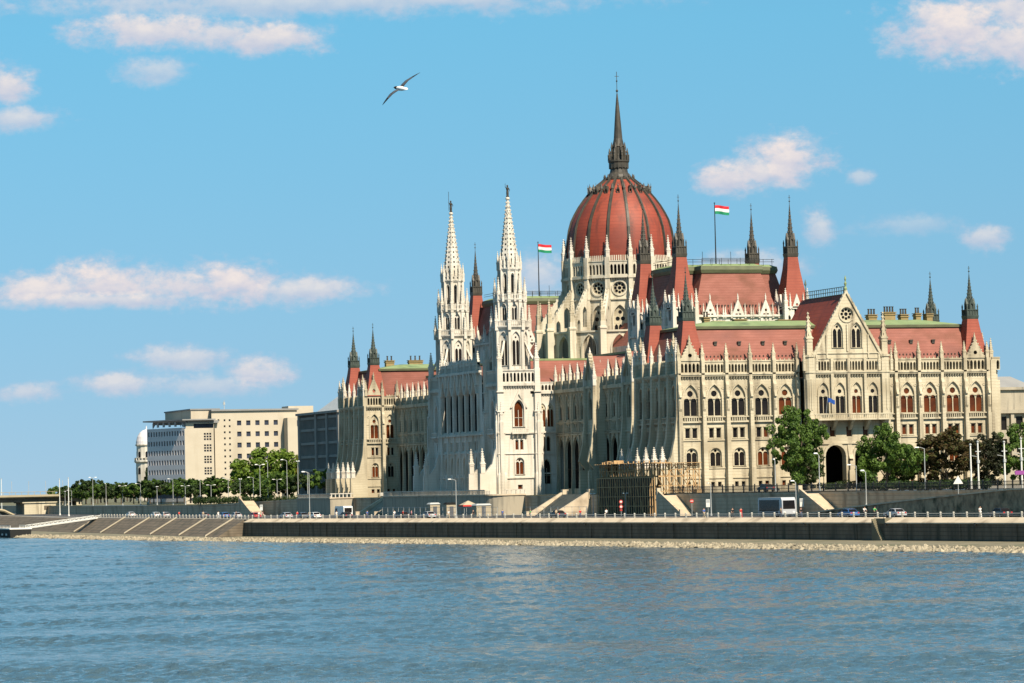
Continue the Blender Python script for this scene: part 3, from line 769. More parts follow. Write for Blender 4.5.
    sb.tube([(cx+.3,cy,76.0),(cx+.5,cy,75.6),(cx+.42,cy,75.3)], .08, 5); sb.tube([(cx-.3,cy,76.0),(cx-.5,cy,76.4),(cx-.48,cy,77.0)], .07, 5)
    if sgn > 0: sb.tube([(cx-.48,cy,74.4),(cx-.48,cy,78.8)], .05, 4)
    mk('statue', sb, M['bronze'], t)
river_tower(-1); river_tower(1)

# --- the dome
def dome():
    nq = [len(QUEUE['window']), len(QUEUE['pinnacle'])]
    mb = MB(); dark = MB(); AP = 12.6
    root = None
    for k in range(16):
        az = 22.5*k; f = fr_az(0, 0, az, AP); fw = 2*AP*tan(R(11.25))
        put(mb, f, rect(0, 34, fw, 18.6), [('tall', 0, 39.2, 2.9, 12.0)], 0, .6, 0, 'stone')
        hood(mb, f, pointed, 0, 39.2, 2.9, 12.0, t=.3, d1=.3)
        put(mb, f, rect(0, 52.6, fw, 5.0), [('rose', 0, 55.0, 2.9, 2.9)], 0, .5, 0, 'stone')
        mb.panel(f, circ(0, 55.0, 1.8, 18), [circ(0, 55.0, 1.46, 18)], .22, .22, 0, sides=True, d0=0)
        strings(mb, f, -fw/2, fw/2, [(52.4,52.75,.35),(57.3,57.9,.75),(38.6,38.9,.3)]); corbels(mb, f, -fw/2, fw/2, 56.7, 57.3, .6)
        g = fr_az(0, 0, az, AP+.35); gw = 2*(AP+.35)*tan(R(11.25))
        gallery(mb, g, -gw/2+.5, gw/2-.5, 57.9, 61.0, 5, dark, d=.1, top=.6)
        for q in range(9):
            u = -gw/2+.6+(gw-1.2)*q/8; mb.prof(g, [(-.1,61.18),(.15,61.18),(.03,62.4)], u-.13, u+.13)
        # corner piers and pinnacles
        a = R(az+11.25); r = (AP+.2)/cos(R(11.25)); x, y = r*sin(a), r*cos(a)
        fa = Fr((x, y), (-cos(a), sin(a)))
        mb.fbox(fa, -.5, .5, -.6, .7, 34, 62.0); mb.fbox(fa, -.62, .62, -.7, .85, 57.2, 57.8); mb.fbox(fa, -.58, .58, -.7, .82, 52.4, 52.8)
        xx, yy, _ = fa.p(0, .15, 0); pin(xx, yy, 61.4, 1.05, 5.6, 'white_stone', 2.0)
        # radial flying buttress walls with two pierced arches
        fb = Fr((x, y), (sin(a), cos(a)))       # u runs outwards
        mb.panel(fb, [(.4,34),(6.2,34),(6.2,46.6),(.4,54.6)], [pointed(2.2,36,2.0,9.0,4), pointed(4.7,36,1.9,7.2,4), pointed(1.9,46.4,1.5,4.6,4), pointed(4.2,45.4,1.1,2.6,3)], .45, .9, 0)
        mb.panel(Fr(fb.p(0,-.9,0)[:2], fb.u), [(.4,34),(6.2,34),(6.2,46.6),(.4,54.6)], [pointed(2.2,36,2.0,9.0,4), pointed(4.7,36,1.9,7.2,4), pointed(1.9,46.4,1.5,4.6,4), pointed(4.2,45.4,1.1,2.6,3)], .45, .02, 0)
        mb.prof(fb, [(-.5,0),(.5,0),(.5,0.01),(-.5,0.01)], 0, .01)
        mb.add([fb.p(.4,.5,54.55),fb.p(.4,-.5,54.55),fb.p(6.3,-.5,46.5),fb.p(6.3,.5,46.5),fb.p(.4,.5,55.2),fb.p(.4,-.5,55.2),fb.p(6.3,-.5,47.1),fb.p(6.3,.5,47.1)],
               [(0,1,2,3),(4,5,6,7),(0,1,5,4),(2,3,7,6),(0,3,7,4),(1,2,6,5)])
        for q in range(9):
            uu = .8+q*.62; zz = 55.2-(uu-.4)*8.1/5.9
            mb.fbox(fb, uu-.12, uu+.12, -.12, .12, zz-.1, zz+.35)
        px, py, _ = fb.p(6.3, 0, 0)
        mb.sq(px, py, [(.72,33),(.7,45.5),(.85,45.7),(.85,46.1),(.6,46.3),(.6,47.4)]); pin(px, py, 47.3, 1.1, 5.6, 'stone', 1.5)
        # outer ring with open arches on the river half
        if 200 < az < 345:
            o = fr_az(0, 0, az, 17.9); ow = 2*17.9*tan(R(11.25))
            mb.panel(o, rect(0, 33, ow, 12.4), [pointed(0, 36.0, 3.4, 8.4, 6)], 0, .8)
            hood(mb, o, pointed, 0, 36.0, 3.4, 8.4, t=.3, d1=.25)
            strings(mb, o, -ow/2, ow/2, [(45.0,45.4,.35)])
    dr = mk('dome_drum', mb.absorb(dark), [M['drum_stone'], M['shade_and_goods']], B, world=True); dr.location.z -= .5
    QUEUE['window'][nq[0]:] = [(a, b, (c[0], c[1], c[2]-.5), e) for a, b, c, e in QUEUE['window'][nq[0]:]]
    QUEUE['pinnacle'][nq[1]:] = [(a, b, (c[0], c[1], c[2]-.5), e) for a, b, c, e in QUEUE['pinnacle'][nq[1]:]]
    # shell
    P = [(12.35,60.6),(12.4,63.8),(12.15,66.2),(11.75,68.6),(11.15,70.6),(10.35,72.2),(9.35,73.9),(8.1,75.6),(6.6,77.4),(5.1,78.8),(3.8,79.8),(3.0,80.5)]
    sh = MB(); sh.lathe(0, 0, P, 64, 0, 0, False, True)
    d = mk('dome', sh, M['dome_tile'], B, smooth=True, world=True); d.location.z -= .3
    for k in range(16):
        a = R(22.5*k+11.25); rb = MB(); fa = Fr((0, 0), (-cos(a), sin(a)))
        for w, e in ((.20, .34), (.36, .12)):
            rb.rings([[fa.p(-w, r-.3, z), fa.p(w, r-.3, z), fa.p(w, r+e, z+e*.4), fa.p(-w, r+e, z+e*.4)] for r, z in P])
        mk('rib', rb, M['bronze'], d)
    for k in range(16):                        # crown of small dark dormers
        lu = MB(); a = R(22.5*k); f = Fr((0, 0), (-cos(a), sin(a)))
        lu.panel(f, [(-.40,76.6),(.40,76.6),(.40,77.4),(0,78.4),(-.40,77.4)], [pointed(0,76.75,.42,.9,3)], 7.3, .3, 0, sides=True, d0=5.9)
        x, y, _ = f.p(0, 7.2, 0); lu.sq(x, y, [(.08,78.2),(.14,78.4),(.04,78.7),(.02,79.2)])
        a2 = R(22.5*k+11.25); lu.sq(6.9*sin(a2), 6.9*cos(a2), [(.24,76.6),(.2,77.7),(.3,77.8),(.03,79.0)])
        mk('lucarne', lu, M['bronze'], d)
    la = MB()
    la.lathe(0, 0, [(3.6,79.9),(3.7,80.3),(2.9,80.7),(2.55,81.3),(2.1,81.8),(1.95,82.6),(2.2,82.9),(2.25,84.0),(2.45,84.3),(2.45,84.6),(1.6,84.7),(1.45,85.6),(1.45,87.6),(1.6,87.8),(1.3,88.2),(1.0,89.6),(.78,92.6),(.48,96.4),(.13,100)], 16)
    for k in range(16):
        a = R(22.5*k); x, y = sin(a), cos(a)
        la.sq(2.38*x, 2.38*y, [(.07,84.5),(.07,85.6),(.1,85.65),(.02,86.1)])
        la.sq(2.15*x, 2.15*y, [(.09,82.7),(.09,84.2)]); la.sq(3.4*x, 3.4*y, [(.1,80.2),(.15,80.8),(.03,81.4)])
    for k in range(8):
        a = R(45*k); x, y = sin(a), cos(a)
        la.sq(1.6*x, 1.6*y, [(.17,84.6),(.17,87.4),(.22,87.5),(.03,88.8)])
        la.sq(2.2*x, 2.2*y, [(.15,84.6),(.15,86.2),(.2,86.3),(.03,87.4)])
        la.tube([(2.15*x,2.15*y,86.2),(1.5*x,1.5*y,87.2)], .08, 4)
        for q in range(10):
            f = q/10; r = (1.0-.5*f**.8)*(1-f)**.35*.95+.02; la.sq(r*x, r*y, [(.04,89.2+9.5*f),(.09,89.4+9.5*f),(.02,89.7+9.5*f)])
    mk('lantern', la, M['bronze'], d)
    fi = MB(); fi.tube([(0,0,99.8),(0,0,105.0)], .07, 5); fi.lathe(0, 0, [(.05,100.2),(.33,100.6),(.05,101)], 8)
    fi.lathe(0, 0, [(.05,102.6),(.22,102.85),(.05,103.1)], 6); fi.box(-.5, .5, -.04, .04, 103.9, 104.0)
    mk('finial', fi, M['bronze'], d)
dome()

# --- the two chambers
def chamber(sgn):
    mb = MB(); X = 12.56; ya, yb = 48.0, 69.3
    y0, y1 = (-yb, -ya) if sgn < 0 else (ya, yb)
    mb.box(-X-1.5, X+1.5, y0-.6, y1+.6, 38, 45.4)
    # link between chamber and dome
    l0, l1 = (y1, -11) if sgn < 0 else (11, y0)
    mb.box(-8, 8, l0, l1, 36, 41)
    # row of little gables round the eaves
    fS = Fr((0, (y0 if sgn < 0 else y0)-.7), (1, 0)); fWt = Fr((-X-1.6, (y0+y1)/2), (0, -1))
    for f, half, n in ((fS, 9.4, 3), (fWt, 8.0, 3)):
        for k in range(n):
            u = -half+(k+.5)*2*half/n
            mb.panel(f, [(u-1.25,41),(u+1.25,41),(u+1.25,45.6),(u,48.7),(u-1.25,45.6)], [circ(u, 46.3, .3, 8), rect(u-.4, 43.6, .5, 2.0), rect(u+.4, 43.6, .5, 2.0)], .15, .3, 0, sides=True, d0=-.35)
            for j in (-1, 1):
                x, y, _ = f.p(u+j*1.55, .1, 0); pin(x, y, 44.6, .5, 3.2, 'white_stone'); x, y, _ = f.p(u+j*2.9, .1, 0); pin(x, y, 44.6, .42, 2.6, 'white_stone')
            x, y, _ = f.p(u, 0, 0); pin(x, y, 48.6, .35, 1.3, 'white_stone')
        strings(mb, f, -half-1, half+1, [(44.9,45.3,.4)])
    # turret bases
    for sx in (-1, 1):
        for y in (y0, y1):
            cx = sx*X
            for az in (180, 270, 0, 90):
                f = fr_az(cx, y, az, 2.5)
                put(mb, f, [(-2.5,38),(2.5,38),(2.5,46.5),(-2.5,46.5)], [('rect',-.33,44.2,.45,2.6),('rect',.33,44.2,.45,2.6),('lancet',-1.75,43.2,.8,1.9),('lancet',1.75,43.2,.8,1.9)], 0, .4, 0, 'white_stone')
                mb.panel(f, [(-1.15,46.4),(1.15,46.4),(0,49.6)], [circ(0,47.3,.3,8)], .25, .2, 0, sides=True, d0=-.2)
                for uu in (-1.5, 1.5): x2, y2, _ = f.p(uu, .1, 0); pin(x2, y2, 46.4, .5, 3.4, 'white_stone')
                strings(mb, f, -2.6, 2.6, [(41.6,42.0,.35),(46.6,46.9,.25)])
            for sa in (-1, 1):
                for sb in (-1, 1):
                    mb.sq(cx+sa*2.5, y+sb*2.5, [(.4,38),(.4,46.4)]); pin(cx+sa*2.5, y+sb*2.5, 46.2, .9, 4.6, 'white_stone', 1.2)
            turret(cx, y, 46.6, 2.75, 57.6, 1.12, 69.4, 'bronze')
    mk('wall', mb, M['white_stone'], B, world=True)
    rf = MB()
    # broad rear roof and the hip that comes forward between the turrets
    rf.rings([[(-14.0,y0+4,45.2),(14.0,y0+4,45.2),(14.0,y1-.5,45.2),(-14.0,y1-.5,45.2)],[(-11.6,y0+6.5,54.6),(11.6,y0+6.5,54.6),(11.6,y1-3,54.6),(-11.6,y1-3,54.6)]], 0)
    rf.rings([[(-9.6,y0-.1,45.2),(9.6,y0-.1,45.2),(9.6,y1,45.2),(-9.6,y1,45.2)],[(-6.6,y0+2.6,54.4),(6.6,y0+2.6,54.4),(6.6,y1-4,54.4),(-6.6,y1-4,54.4)]], 0)
    rf.rings([[(-7.9,l0-.1,40.9),(7.9,l0-.1,40.9),(7.9,l1,40.9),(-7.9,l1,40.9)],[(-4,l0-.1,46.5),(4,l0-.1,46.5),(4,l1,46.5),(-4,l1,46.5)]], 0)
    r = mk('roof', rf, M['tile'], B, world=True)
    cp = MB()
    for a0, a1, b0, b1 in ((-6.8,6.8,y0+2.35,y1-4),(-11.8,11.8,y0+6.2,y1-2.8)):
        e = 0 if a1 < 8 else .05
        cp.rings([[(a0,b0,54.3+e),(a1,b0,54.3+e),(a1,b1,54.3+e),(a0,b1,54.3+e)],[(a0-.25,b0-.25,55.0+e),(a1+.25,b0-.25,55.0+e),(a1+.25,b1+.25,55.0+e),(a0-.25,b1+.25,55.0+e)],
                  [(a0-.1,b0-.1,55.8+e),(a1+.1,b0-.1,55.8+e),(a1+.1,b1+.1,55.8+e),(a0-.1,b1+.1,55.8+e)]], 1)
        cp.rings([[(a0,b0,55.79+e),(a1,b0,55.79+e),(a1,b1,55.79+e),(a0,b1,55.79+e)],[(a0+1.2,b0+1.2,56.3+e),(a1-1.2,b0+1.2,56.3+e),(a1-1.2,b1-1.2,56.3+e),(a0+1.2,b1-1.2,56.3+e)]])
    mk('copper_deck', cp, [M['copper'], M['copper_edge']], r)
    rl = MB()
    for z in (56.9, 57.4):
        rl.tube([(-6.6,y0+2.6,z),(6.6,y0+2.6,z)], .05, 4); rl.tube([(-11.5,y0+6.6,z),(11.5,y0+6.6,z)], .05, 4); rl.tube([(-11.5,y0+6.6,z),(-11.5,y1-3,z)], .05, 4)
    for k in range(12): x = -11+2*k; rl.tube([(x,y0+6.6,56),(x,y0+6.6,57.5)], .05, 4)
    for k in range(7): x = -6.4+12.8*k/6; rl.tube([(x,y0+2.6,56),(x,y0+2.6,57.5 if k % 3 else 58.8)], .05, 4)
    mk('railing', rl, M['iron'], r)
    sg = MB()
    for k in range(26):
        x = -8.7+17.4*k/25; sg.box(x-.1, x+.1, y0+.15, y0+.55, 47.1, 47.5)
    o = mk('snow_guards', sg, M['bronze'], r); o['kind'] = 'stuff'
chamber(-1); chamber(1)

# chimneys on the copper decks
def chimney(x, y, z, w, d, h, pots):
    mb = MB(); mb.box(x-w/2, x+w/2, y-d/2, y+d/2, z-.5, z+h); mb.box(x-w/2-.15, x+w/2+.15, y-d/2-.15, y+d/2+.15, z+h-.45, z+h-.2)
    mb.box(x-w/2-.2, x+w/2+.2, y-d/2-.2, y+d/2+.2, z+h, z+h+.15)
    c = mk('chimney', mb, M['chimney'], B, world=True)
    p = MB()
    for k in range(pots):
        px = x-w/2+(k+.5)*w/pots; p.lathe(px, y, [(.22,z+h+.15),(.17,z+h+1.1),(.25,z+h+1.15),(.25,z+h+1.3)], 8)
    mk('chimney_pots', p, M['bronze'], c)
for x, y, w, h, n in ((-19.6,-101,1.3,2.4,2),(-17.2,-101.5,2.2,1.5,0),(-12.4,-101,2.9,1.9,0),(-2.6,-101,3.4,1.7,0),(3.4,-104,1.2,2.6,2),(14.2,-106,2.0,2.0,3),(18.0,-106,2.6,2.6,4),(21.2,-106,1.8,2.0,3),(23.8,-107,1.2,2.2,2),(25.8,-108,1.4,2.0,2),
                      (-22.5,112,2.4,2.0,2),(-15.6,112,4.0,2.0,3),(12,110,3,3,2)):
    chimney(x, y, 41.2 if abs(y) < 105 else 41.6, w*.9, 1.5, h*.8, n)

# --- lay out the queued windows and pinnacles
def merge(lst, name, mats):
    mb = MB()
    for me, mw, mi in lst:
        vs = [mw @ v.co for v in me.vertices]
        mb.add(vs, [tuple(p.vertices) for p in me.polygons], mi)
    return mb.mesh(name, mats)
def lay_out():
    off = Vector((0, 0, TZ))
    Q = sorted(QUEUE['window'], key=lambda t: -t[0])
    for s, (pane, trac), pos, ang in Q[:100]:
        o = obj('window', pane, B, Vector(pos)-off, ang)
        if trac: obj('tracery', trac, o)
    rest_p = []; rest_t = []
    for s, (pane, trac), pos, ang in Q[100:]:
        mw = Matrix.Translation(pos) @ Matrix.Rotation(ang, 4, 'Z')
        rest_p.append((pane, mw, 0 if pane.materials[0] is M['pane'] else 1))
        if trac: rest_t.append((trac, mw, 0 if trac.materials[0] is M['stone'] else 1))
    o = obj('small_windows', merge(rest_p, 'small_windows', [M['pane'], M['pane_red']]), B, -off); o['kind'] = 'stuff'
    t = obj('small_tracery', merge(rest_t, 'small_tracery', [M['stone'], M['white_stone']]), o); t['kind'] = 'stuff'
    Q = sorted(QUEUE['pinnacle'], key=lambda t: -t[0])
    for s, me, pos, scl in Q[:100]:
        o = obj('pinnacle', me, B, Vector(pos)-off); o.scale = scl
    rest = [(me, Matrix.Translation(pos) @ Matrix.Diagonal((*scl, 1)), 0 if me.materials[0] is M['stone'] else 1) for s, me, pos, scl in Q[100:]]
    o = obj('small_pinnacles', merge(rest, 'small_pinnacles', [M['stone'], M['white_stone']]), B, -off); o['kind'] = 'stuff'
lay_out()
#@@SETTING@@

# ------------------------------------------------------------------ more materials
M['water'] = None
M['asphalt'] = mat('asphalt', (.045,.045,.047), (.07,.068,.065), (.4,.4,.4))
M['pavement'] = mat('paving', (.24,.21,.17), (.32,.29,.23), (.5,.5,.5))
M['earth'] = mat('ground_earth', (.10,.10,.05), (.16,.15,.09), (.03,.03,.03))
M['quay_stone'] = mat('quay_masonry', (.085,.066,.045), (.19,.15,.105), (.7,.7,.25), c3=(.04,.04,.025), s3=(.45,.45,.06), bump=.7, bscale=1.2, lines=(2,.62,(.045,.04,.033),.06))
M['wall_stone'] = mat('terrace_masonry', (.44,.345,.235), (.58,.47,.33), (.6,.6,.6), c3=(.25,.19,.125), s3=(.35,.35,.1), bump=.5, bscale=1.5, lines=(2,.7,(.32,.25,.17),.06))
M['rough_wall'] = mat('rough_ramp_stone', (.14,.10,.06), (.46,.34,.21), (.9,.9,.9), c3=(.03,.04,.018), s3=(.4,.4,.4), bump=.8, bscale=1.2)
M['coping'] = mat('coping_stone', (.50,.41,.29), (.60,.50,.37), (.6,.6,.6), c3=(.30,.24,.17), s3=(.25,.25,.25))
M['berm'] = mat('berm_paving', (.15,.13,.085), (.22,.195,.13), (.5,.5,.5), c3=(.12,.12,.07), s3=(.15,.15,.15), bump=.5, bscale=1)
M['rock'] = mat('riprap_rock', (.20,.165,.11), (.44,.38,.27), (.9,.9,.9), c3=(.06,.055,.04), s3=(1.1,1.1,1.1), bump=.4)
M['white_paint'] = mat('white_paint', (.68,.67,.62), (.76,.75,.70), (2,2,2), rough=.5)
M['grey_metal'] = mat('grey_metal', (.34,.36,.36), (.46,.47,.46), (1,1,1), rough=.45)
M['wood'] = mat('scaffold_timber', (.36,.22,.10), (.52,.35,.18), (1.5,1.5,1.5), rough=.8)
M['netting'] = mat('dark_netting', (.03,.025,.02), (.12,.10,.08), (1.6,1.6,.12), rough=.9)
M['lamp_white'] = mat('lamp_globe', (.80,.80,.77), rough=.3)
M['rubber'] = mat('tyre_rubber', (.02,.02,.02), rough=.8)
M['rim'] = mat('wheel_rim', (.4,.4,.42), rough=.3, metal=.8)
M['headlight'] = mat('lamp_glass', (.7,.7,.68), rough=.1)
M['tail'] = mat('tail_lamp', (.45,.02,.02), rough=.2)
for n, c in dict(car_silver=(.42,.43,.45), car_white=(.72,.72,.70), car_blue=(.04,.12,.32), car_dark=(.025,.027,.032), car_red=(.42,.03,.03), car_grey=(.11,.115,.125), car_cream=(.55,.48,.34)).items():
    M[n] = mat(n, c, rough=.25, spec=.6)
for n, c in dict(cloth_red=(.55,.03,.03), cloth_black=(.02,.02,.022), cloth_white=(.7,.7,.68), cloth_green=(.05,.38,.10), cloth_blue=(.06,.12,.33), cloth_jeans=(.06,.08,.14), cloth_beige=(.42,.34,.22), cloth_pink=(.6,.25,.3), skin=(.45,.26,.18), hair=(.04,.025,.015), red_paint=(.55,.04,.03), flag_red=(.60,.02,.03), flag_white=(.78,.78,.75), flag_green=(.01,.22,.10), eu_blue=(.015,.07,.30), purple=(.25,.06,.25)).items():
    M[n] = mat(n, c, rough=.75)

def foliage(name, c1, c2, c3):
    m, nt, b = nodes_of(name); N = nt.nodes; L = nt.links; c1, c2, c3 = (tuple(x*.85 for x in c) for c in (c1, c2, c3))
    geo = N.new('ShaderNodeNewGeometry'); oi = N.new('ShaderNodeObjectInfo')
    nz = N.new('ShaderNodeTexNoise'); nz.inputs['Scale'].default_value = .5; nz.inputs['Detail'].default_value = 3
    L.new(geo.outputs['Position'], nz.inputs['Vector'])
    def mixc(f, a, c):
        x = N.new('ShaderNodeMix'); x.data_type = 'RGBA'; L.new(f, x.inputs['Factor'])
        for inp, val in ((x.inputs[6], a), (x.inputs[7], c)):
            if isinstance(val, tuple): inp.default_value = (*val, 1)
            else: L.new(val, inp)
        return x.outputs[2]
    r = N.new('ShaderNodeMapRange'); r.inputs['From Min'].default_value = .35; r.inputs['From Max'].default_value = .65
    L.new(nz.outputs['Fac'], r.inputs['Value'])
    col = mixc(r.outputs['Result'], c1, c2)
    r2 = N.new('ShaderNodeMapRange'); r2.inputs['From Min'].default_value = .6; r2.inputs['From Max'].default_value = 1
    L.new(geo.outputs['Random Per Island'], r2.inputs['Value']); col = mixc(r2.outputs['Result'], col, c3)
    L.new(col, b.inputs['Base Color']); b.inputs['Roughness'].default_value = .6; b.inputs['Specular IOR Level'].default_value = .25
    tr = N.new('ShaderNodeBsdfTranslucent'); L.new(col, tr.inputs['Color'])
    mx = N.new('ShaderNodeMixShader'); mx.inputs[0].default_value = .3
    L.new(b.outputs[0], mx.inputs[1]); L.new(tr.outputs[0], mx.inputs[2]); L.new(mx.outputs[0], N['Material Output'].inputs['Surface'])
    return m
M['leaf_green'] = foliage('leaves_green', (0.038,0.082,0.014), (0.082,0.144,0.020), (0.115,0.192,0.030))
M['leaf_dark'] = foliage('leaves_dark_green', (0.018,0.037,0.009), (0.037,0.065,0.015), (0.057,0.092,0.021))
M['leaf_bright'] = foliage('leaves_bright_green', (0.062,0.119,0.012), (0.133,0.207,0.021), (0.177,0.260,0.034))
M['leaf_red'] = foliage('leaves_reddish', (0.044,0.039,0.013), (0.072,0.044,0.013), (0.058,0.075,0.018))
M['leaf_brown'] = foliage('leaves_dark_brownish', (.012,.017,.007), (.026,.026,.010), (.026,.038,.012))
M['leaf_yellow'] = foliage('leaves_yellowish', (0.134,0.143,0.017), (0.202,0.193,0.025), (0.101,0.134,0.017))
M['bark'] = mat('bark', (.06,.045,.03), (.11,.085,.06), (2,2,.4), bump=.5)

def lerp_line(pts, y):
    if y <= pts[0][0]: return pts[0][1]
    for (a, xa), (b, xb) in zip(pts, pts[1:]):
        if y <= b: return xa + (xb-xa)*(y-a)/(b-a)
    return pts[-1][1]
QUAY = [(-900,-14),(-600,-32),(-305,-53),(-222,-58.9),(-125.6,-69.4),(18.3,-84.9),(60,-83.5),(170,-81),(276,-79),(480,-64),(700,-40)]
UP = [(-900,-30),(-600,-37),(-160,-41),(-133,-41),(-128,-38.6),(92,-38.6),(124,-44),(150,-48),(200,-52),(260,-48),(420,-46),(700,-22)]
SHORE = [(-900,-2),(-600,-38),(-324,-62.5),(-248.7,-70),(-152,-78.5),(-16.9,-95.2),(60,-104.5),(187,-110),(330,-104),(480,-90),(700,-66)]
quay = lambda y: lerp_line(QUAY, y)
upx = lambda y: lerp_line(UP, y)
shore = lambda y: lerp_line(SHORE, y)

# ------------------------------------------------------------------ ground, water, banks
def sheet(name, pts, z, m, kind='structure'):
    mb = MB(); tr = tessellate_polygon([[Vector((x, y, 0)) for x, y in pts]])
    mb.add([(x, y, z) for x, y in pts], [tuple(t) for t in tr])
    return props(mk(name, mb, m), kind=kind)
ys_ = sorted(set([y for y, _ in QUAY]+[y for y, _ in UP]))
gz = lambda y: TZ-1.3*min(1, max(0, (y-124)/70))
gl = ys_ + [2500, 9000, 40000]
gx = lambda y: upx(y) if y <= 700 else {2500: 40, 9000: -600, 40000: -3000}[y]
mb = MB(); mq = MB()
for a, b in zip([-6000]+gl, gl):
    xa, xb = (gx(a) if a > -6000 else -30), gx(b)
    mb.quad((xa,a,gz(a)),(40000,a,gz(a)),(40000,b,gz(b)),(xb,b,gz(b)))
for a, b in zip(ys_, ys_[1:]):
    mq.quad((quay(a)+1.6,a,QZ-.03),(upx(a)+6,a,QZ-.03),(upx(b)+6,b,QZ-.03),(quay(b)+1.6,b,QZ-.03))
mq.quad((quay(700)+1.6,700,QZ-.03),(60,700,QZ-.03),(60,2600,QZ-.03),(20,2600,QZ-.03))
props(mk('ground', mb, M['earth']), kind='structure'); props(mk('quay_road', mq, M['asphalt']), kind='structure')
mb = MB(); yy = [-600+20*k for k in range(31)]+[19]+[20+20*k for k in range(35)]
for a, b in zip(yy, yy[1:]):
    e = 1.8 if b <= 19 else -.05; mb.quad((quay(a)+e,a,QZ+.001),(quay(a)+4.2,a,QZ+.001),(quay(b)+4.2,b,QZ+.001),(quay(b)+e,b,QZ+.001))
props(mk('quay_pavement', mb, M['pavement']), kind='structure')
mb = MB()
for k in range(150):                         # dashed lane line of the lower road
    y = -420+6*k; x = (quay(y)+upx(y))/2; mb.box(x-.07, x+.07, y, y+2.5, QZ-.03, QZ-.022)
props(mk('lane_marking', mb, M['white_paint']), kind='structure')
mb = MB()
mb.quad((-38,-600,TZ+.004),(120,-600,TZ+.004),(120,-122,TZ+.004),(-38,-122,TZ+.004))
props(mk('terrace_pavement', mb, M['pavement']), kind='structure')

def water():
    m, nt, b = nodes_of('river_water'); N = nt.nodes; L = nt.links
    b.inputs['Roughness'].default_value = .08; b.inputs['IOR'].default_value = 1.33
    geo = N.new('ShaderNodeNewGeometry')
    def noise(sc, det, off=(0,0,0)):
        mp = N.new('ShaderNodeMapping'); mp.inputs['Scale'].default_value = sc; mp.inputs['Location'].default_value = off
        L.new(geo.outputs['Position'], mp.inputs['Vector'])
        n = N.new('ShaderNodeTexNoise'); n.inputs['Scale'].default_value = 1; n.inputs['Detail'].default_value = det; n.inputs['Roughness'].default_value = .62
        L.new(mp.outputs[0], n.inputs['Vector']); return n.outputs['Fac']
    def math_(op, a, c):
        x = N.new('ShaderNodeMath'); x.operation = op
        for i, v in enumerate((a, c)):
            if isinstance(v, (int, float)): x.inputs[i].default_value = v
            else: L.new(v, x.inputs[i])
        return x.outputs[0]
    big = noise((.05,.022,.05), 3); patch = noise((.018,.006,.02), 4, (7,3,0))
    mid_ = noise((.42,.25,.4), 5, (3,1,0)); fine = noise((1.9,1.2,1.5), 3, (1,9,0))
    pr = N.new('ShaderNodeMapRange'); pr.inputs['From Min'].default_value = .35; pr.inputs['From Max'].default_value = .65; pr.inputs['To Min'].default_value = .5; pr.inputs['To Max'].default_value = 1.25
    L.new(patch, pr.inputs['Value'])
    h = math_('ADD', math_('MULTIPLY', mid_, 1.0), math_('MULTIPLY', fine, .30)); h = math_('MULTIPLY', h, pr.outputs['Result']); h = math_('ADD', h, math_('MULTIPLY', big, 2.2))
    bp = N.new('ShaderNodeBump'); bp.inputs['Strength'].default_value = 1.0; bp.inputs['Distance'].default_value = WAVE
    L.new(h, bp.inputs['Height']); L.new(bp.outputs[0], b.inputs['Normal'])
    mx = N.new('ShaderNodeMix'); mx.data_type = 'RGBA'; L.new(patch, mx.inputs['Factor'])
    mx.inputs[6].default_value = (.036,.070,.092,1); mx.inputs[7].default_value = (.055,.088,.105,1)
    L.new(mx.outputs[2], b.inputs['Base Color']); return m
WAVE = .55
M['water'] = water()
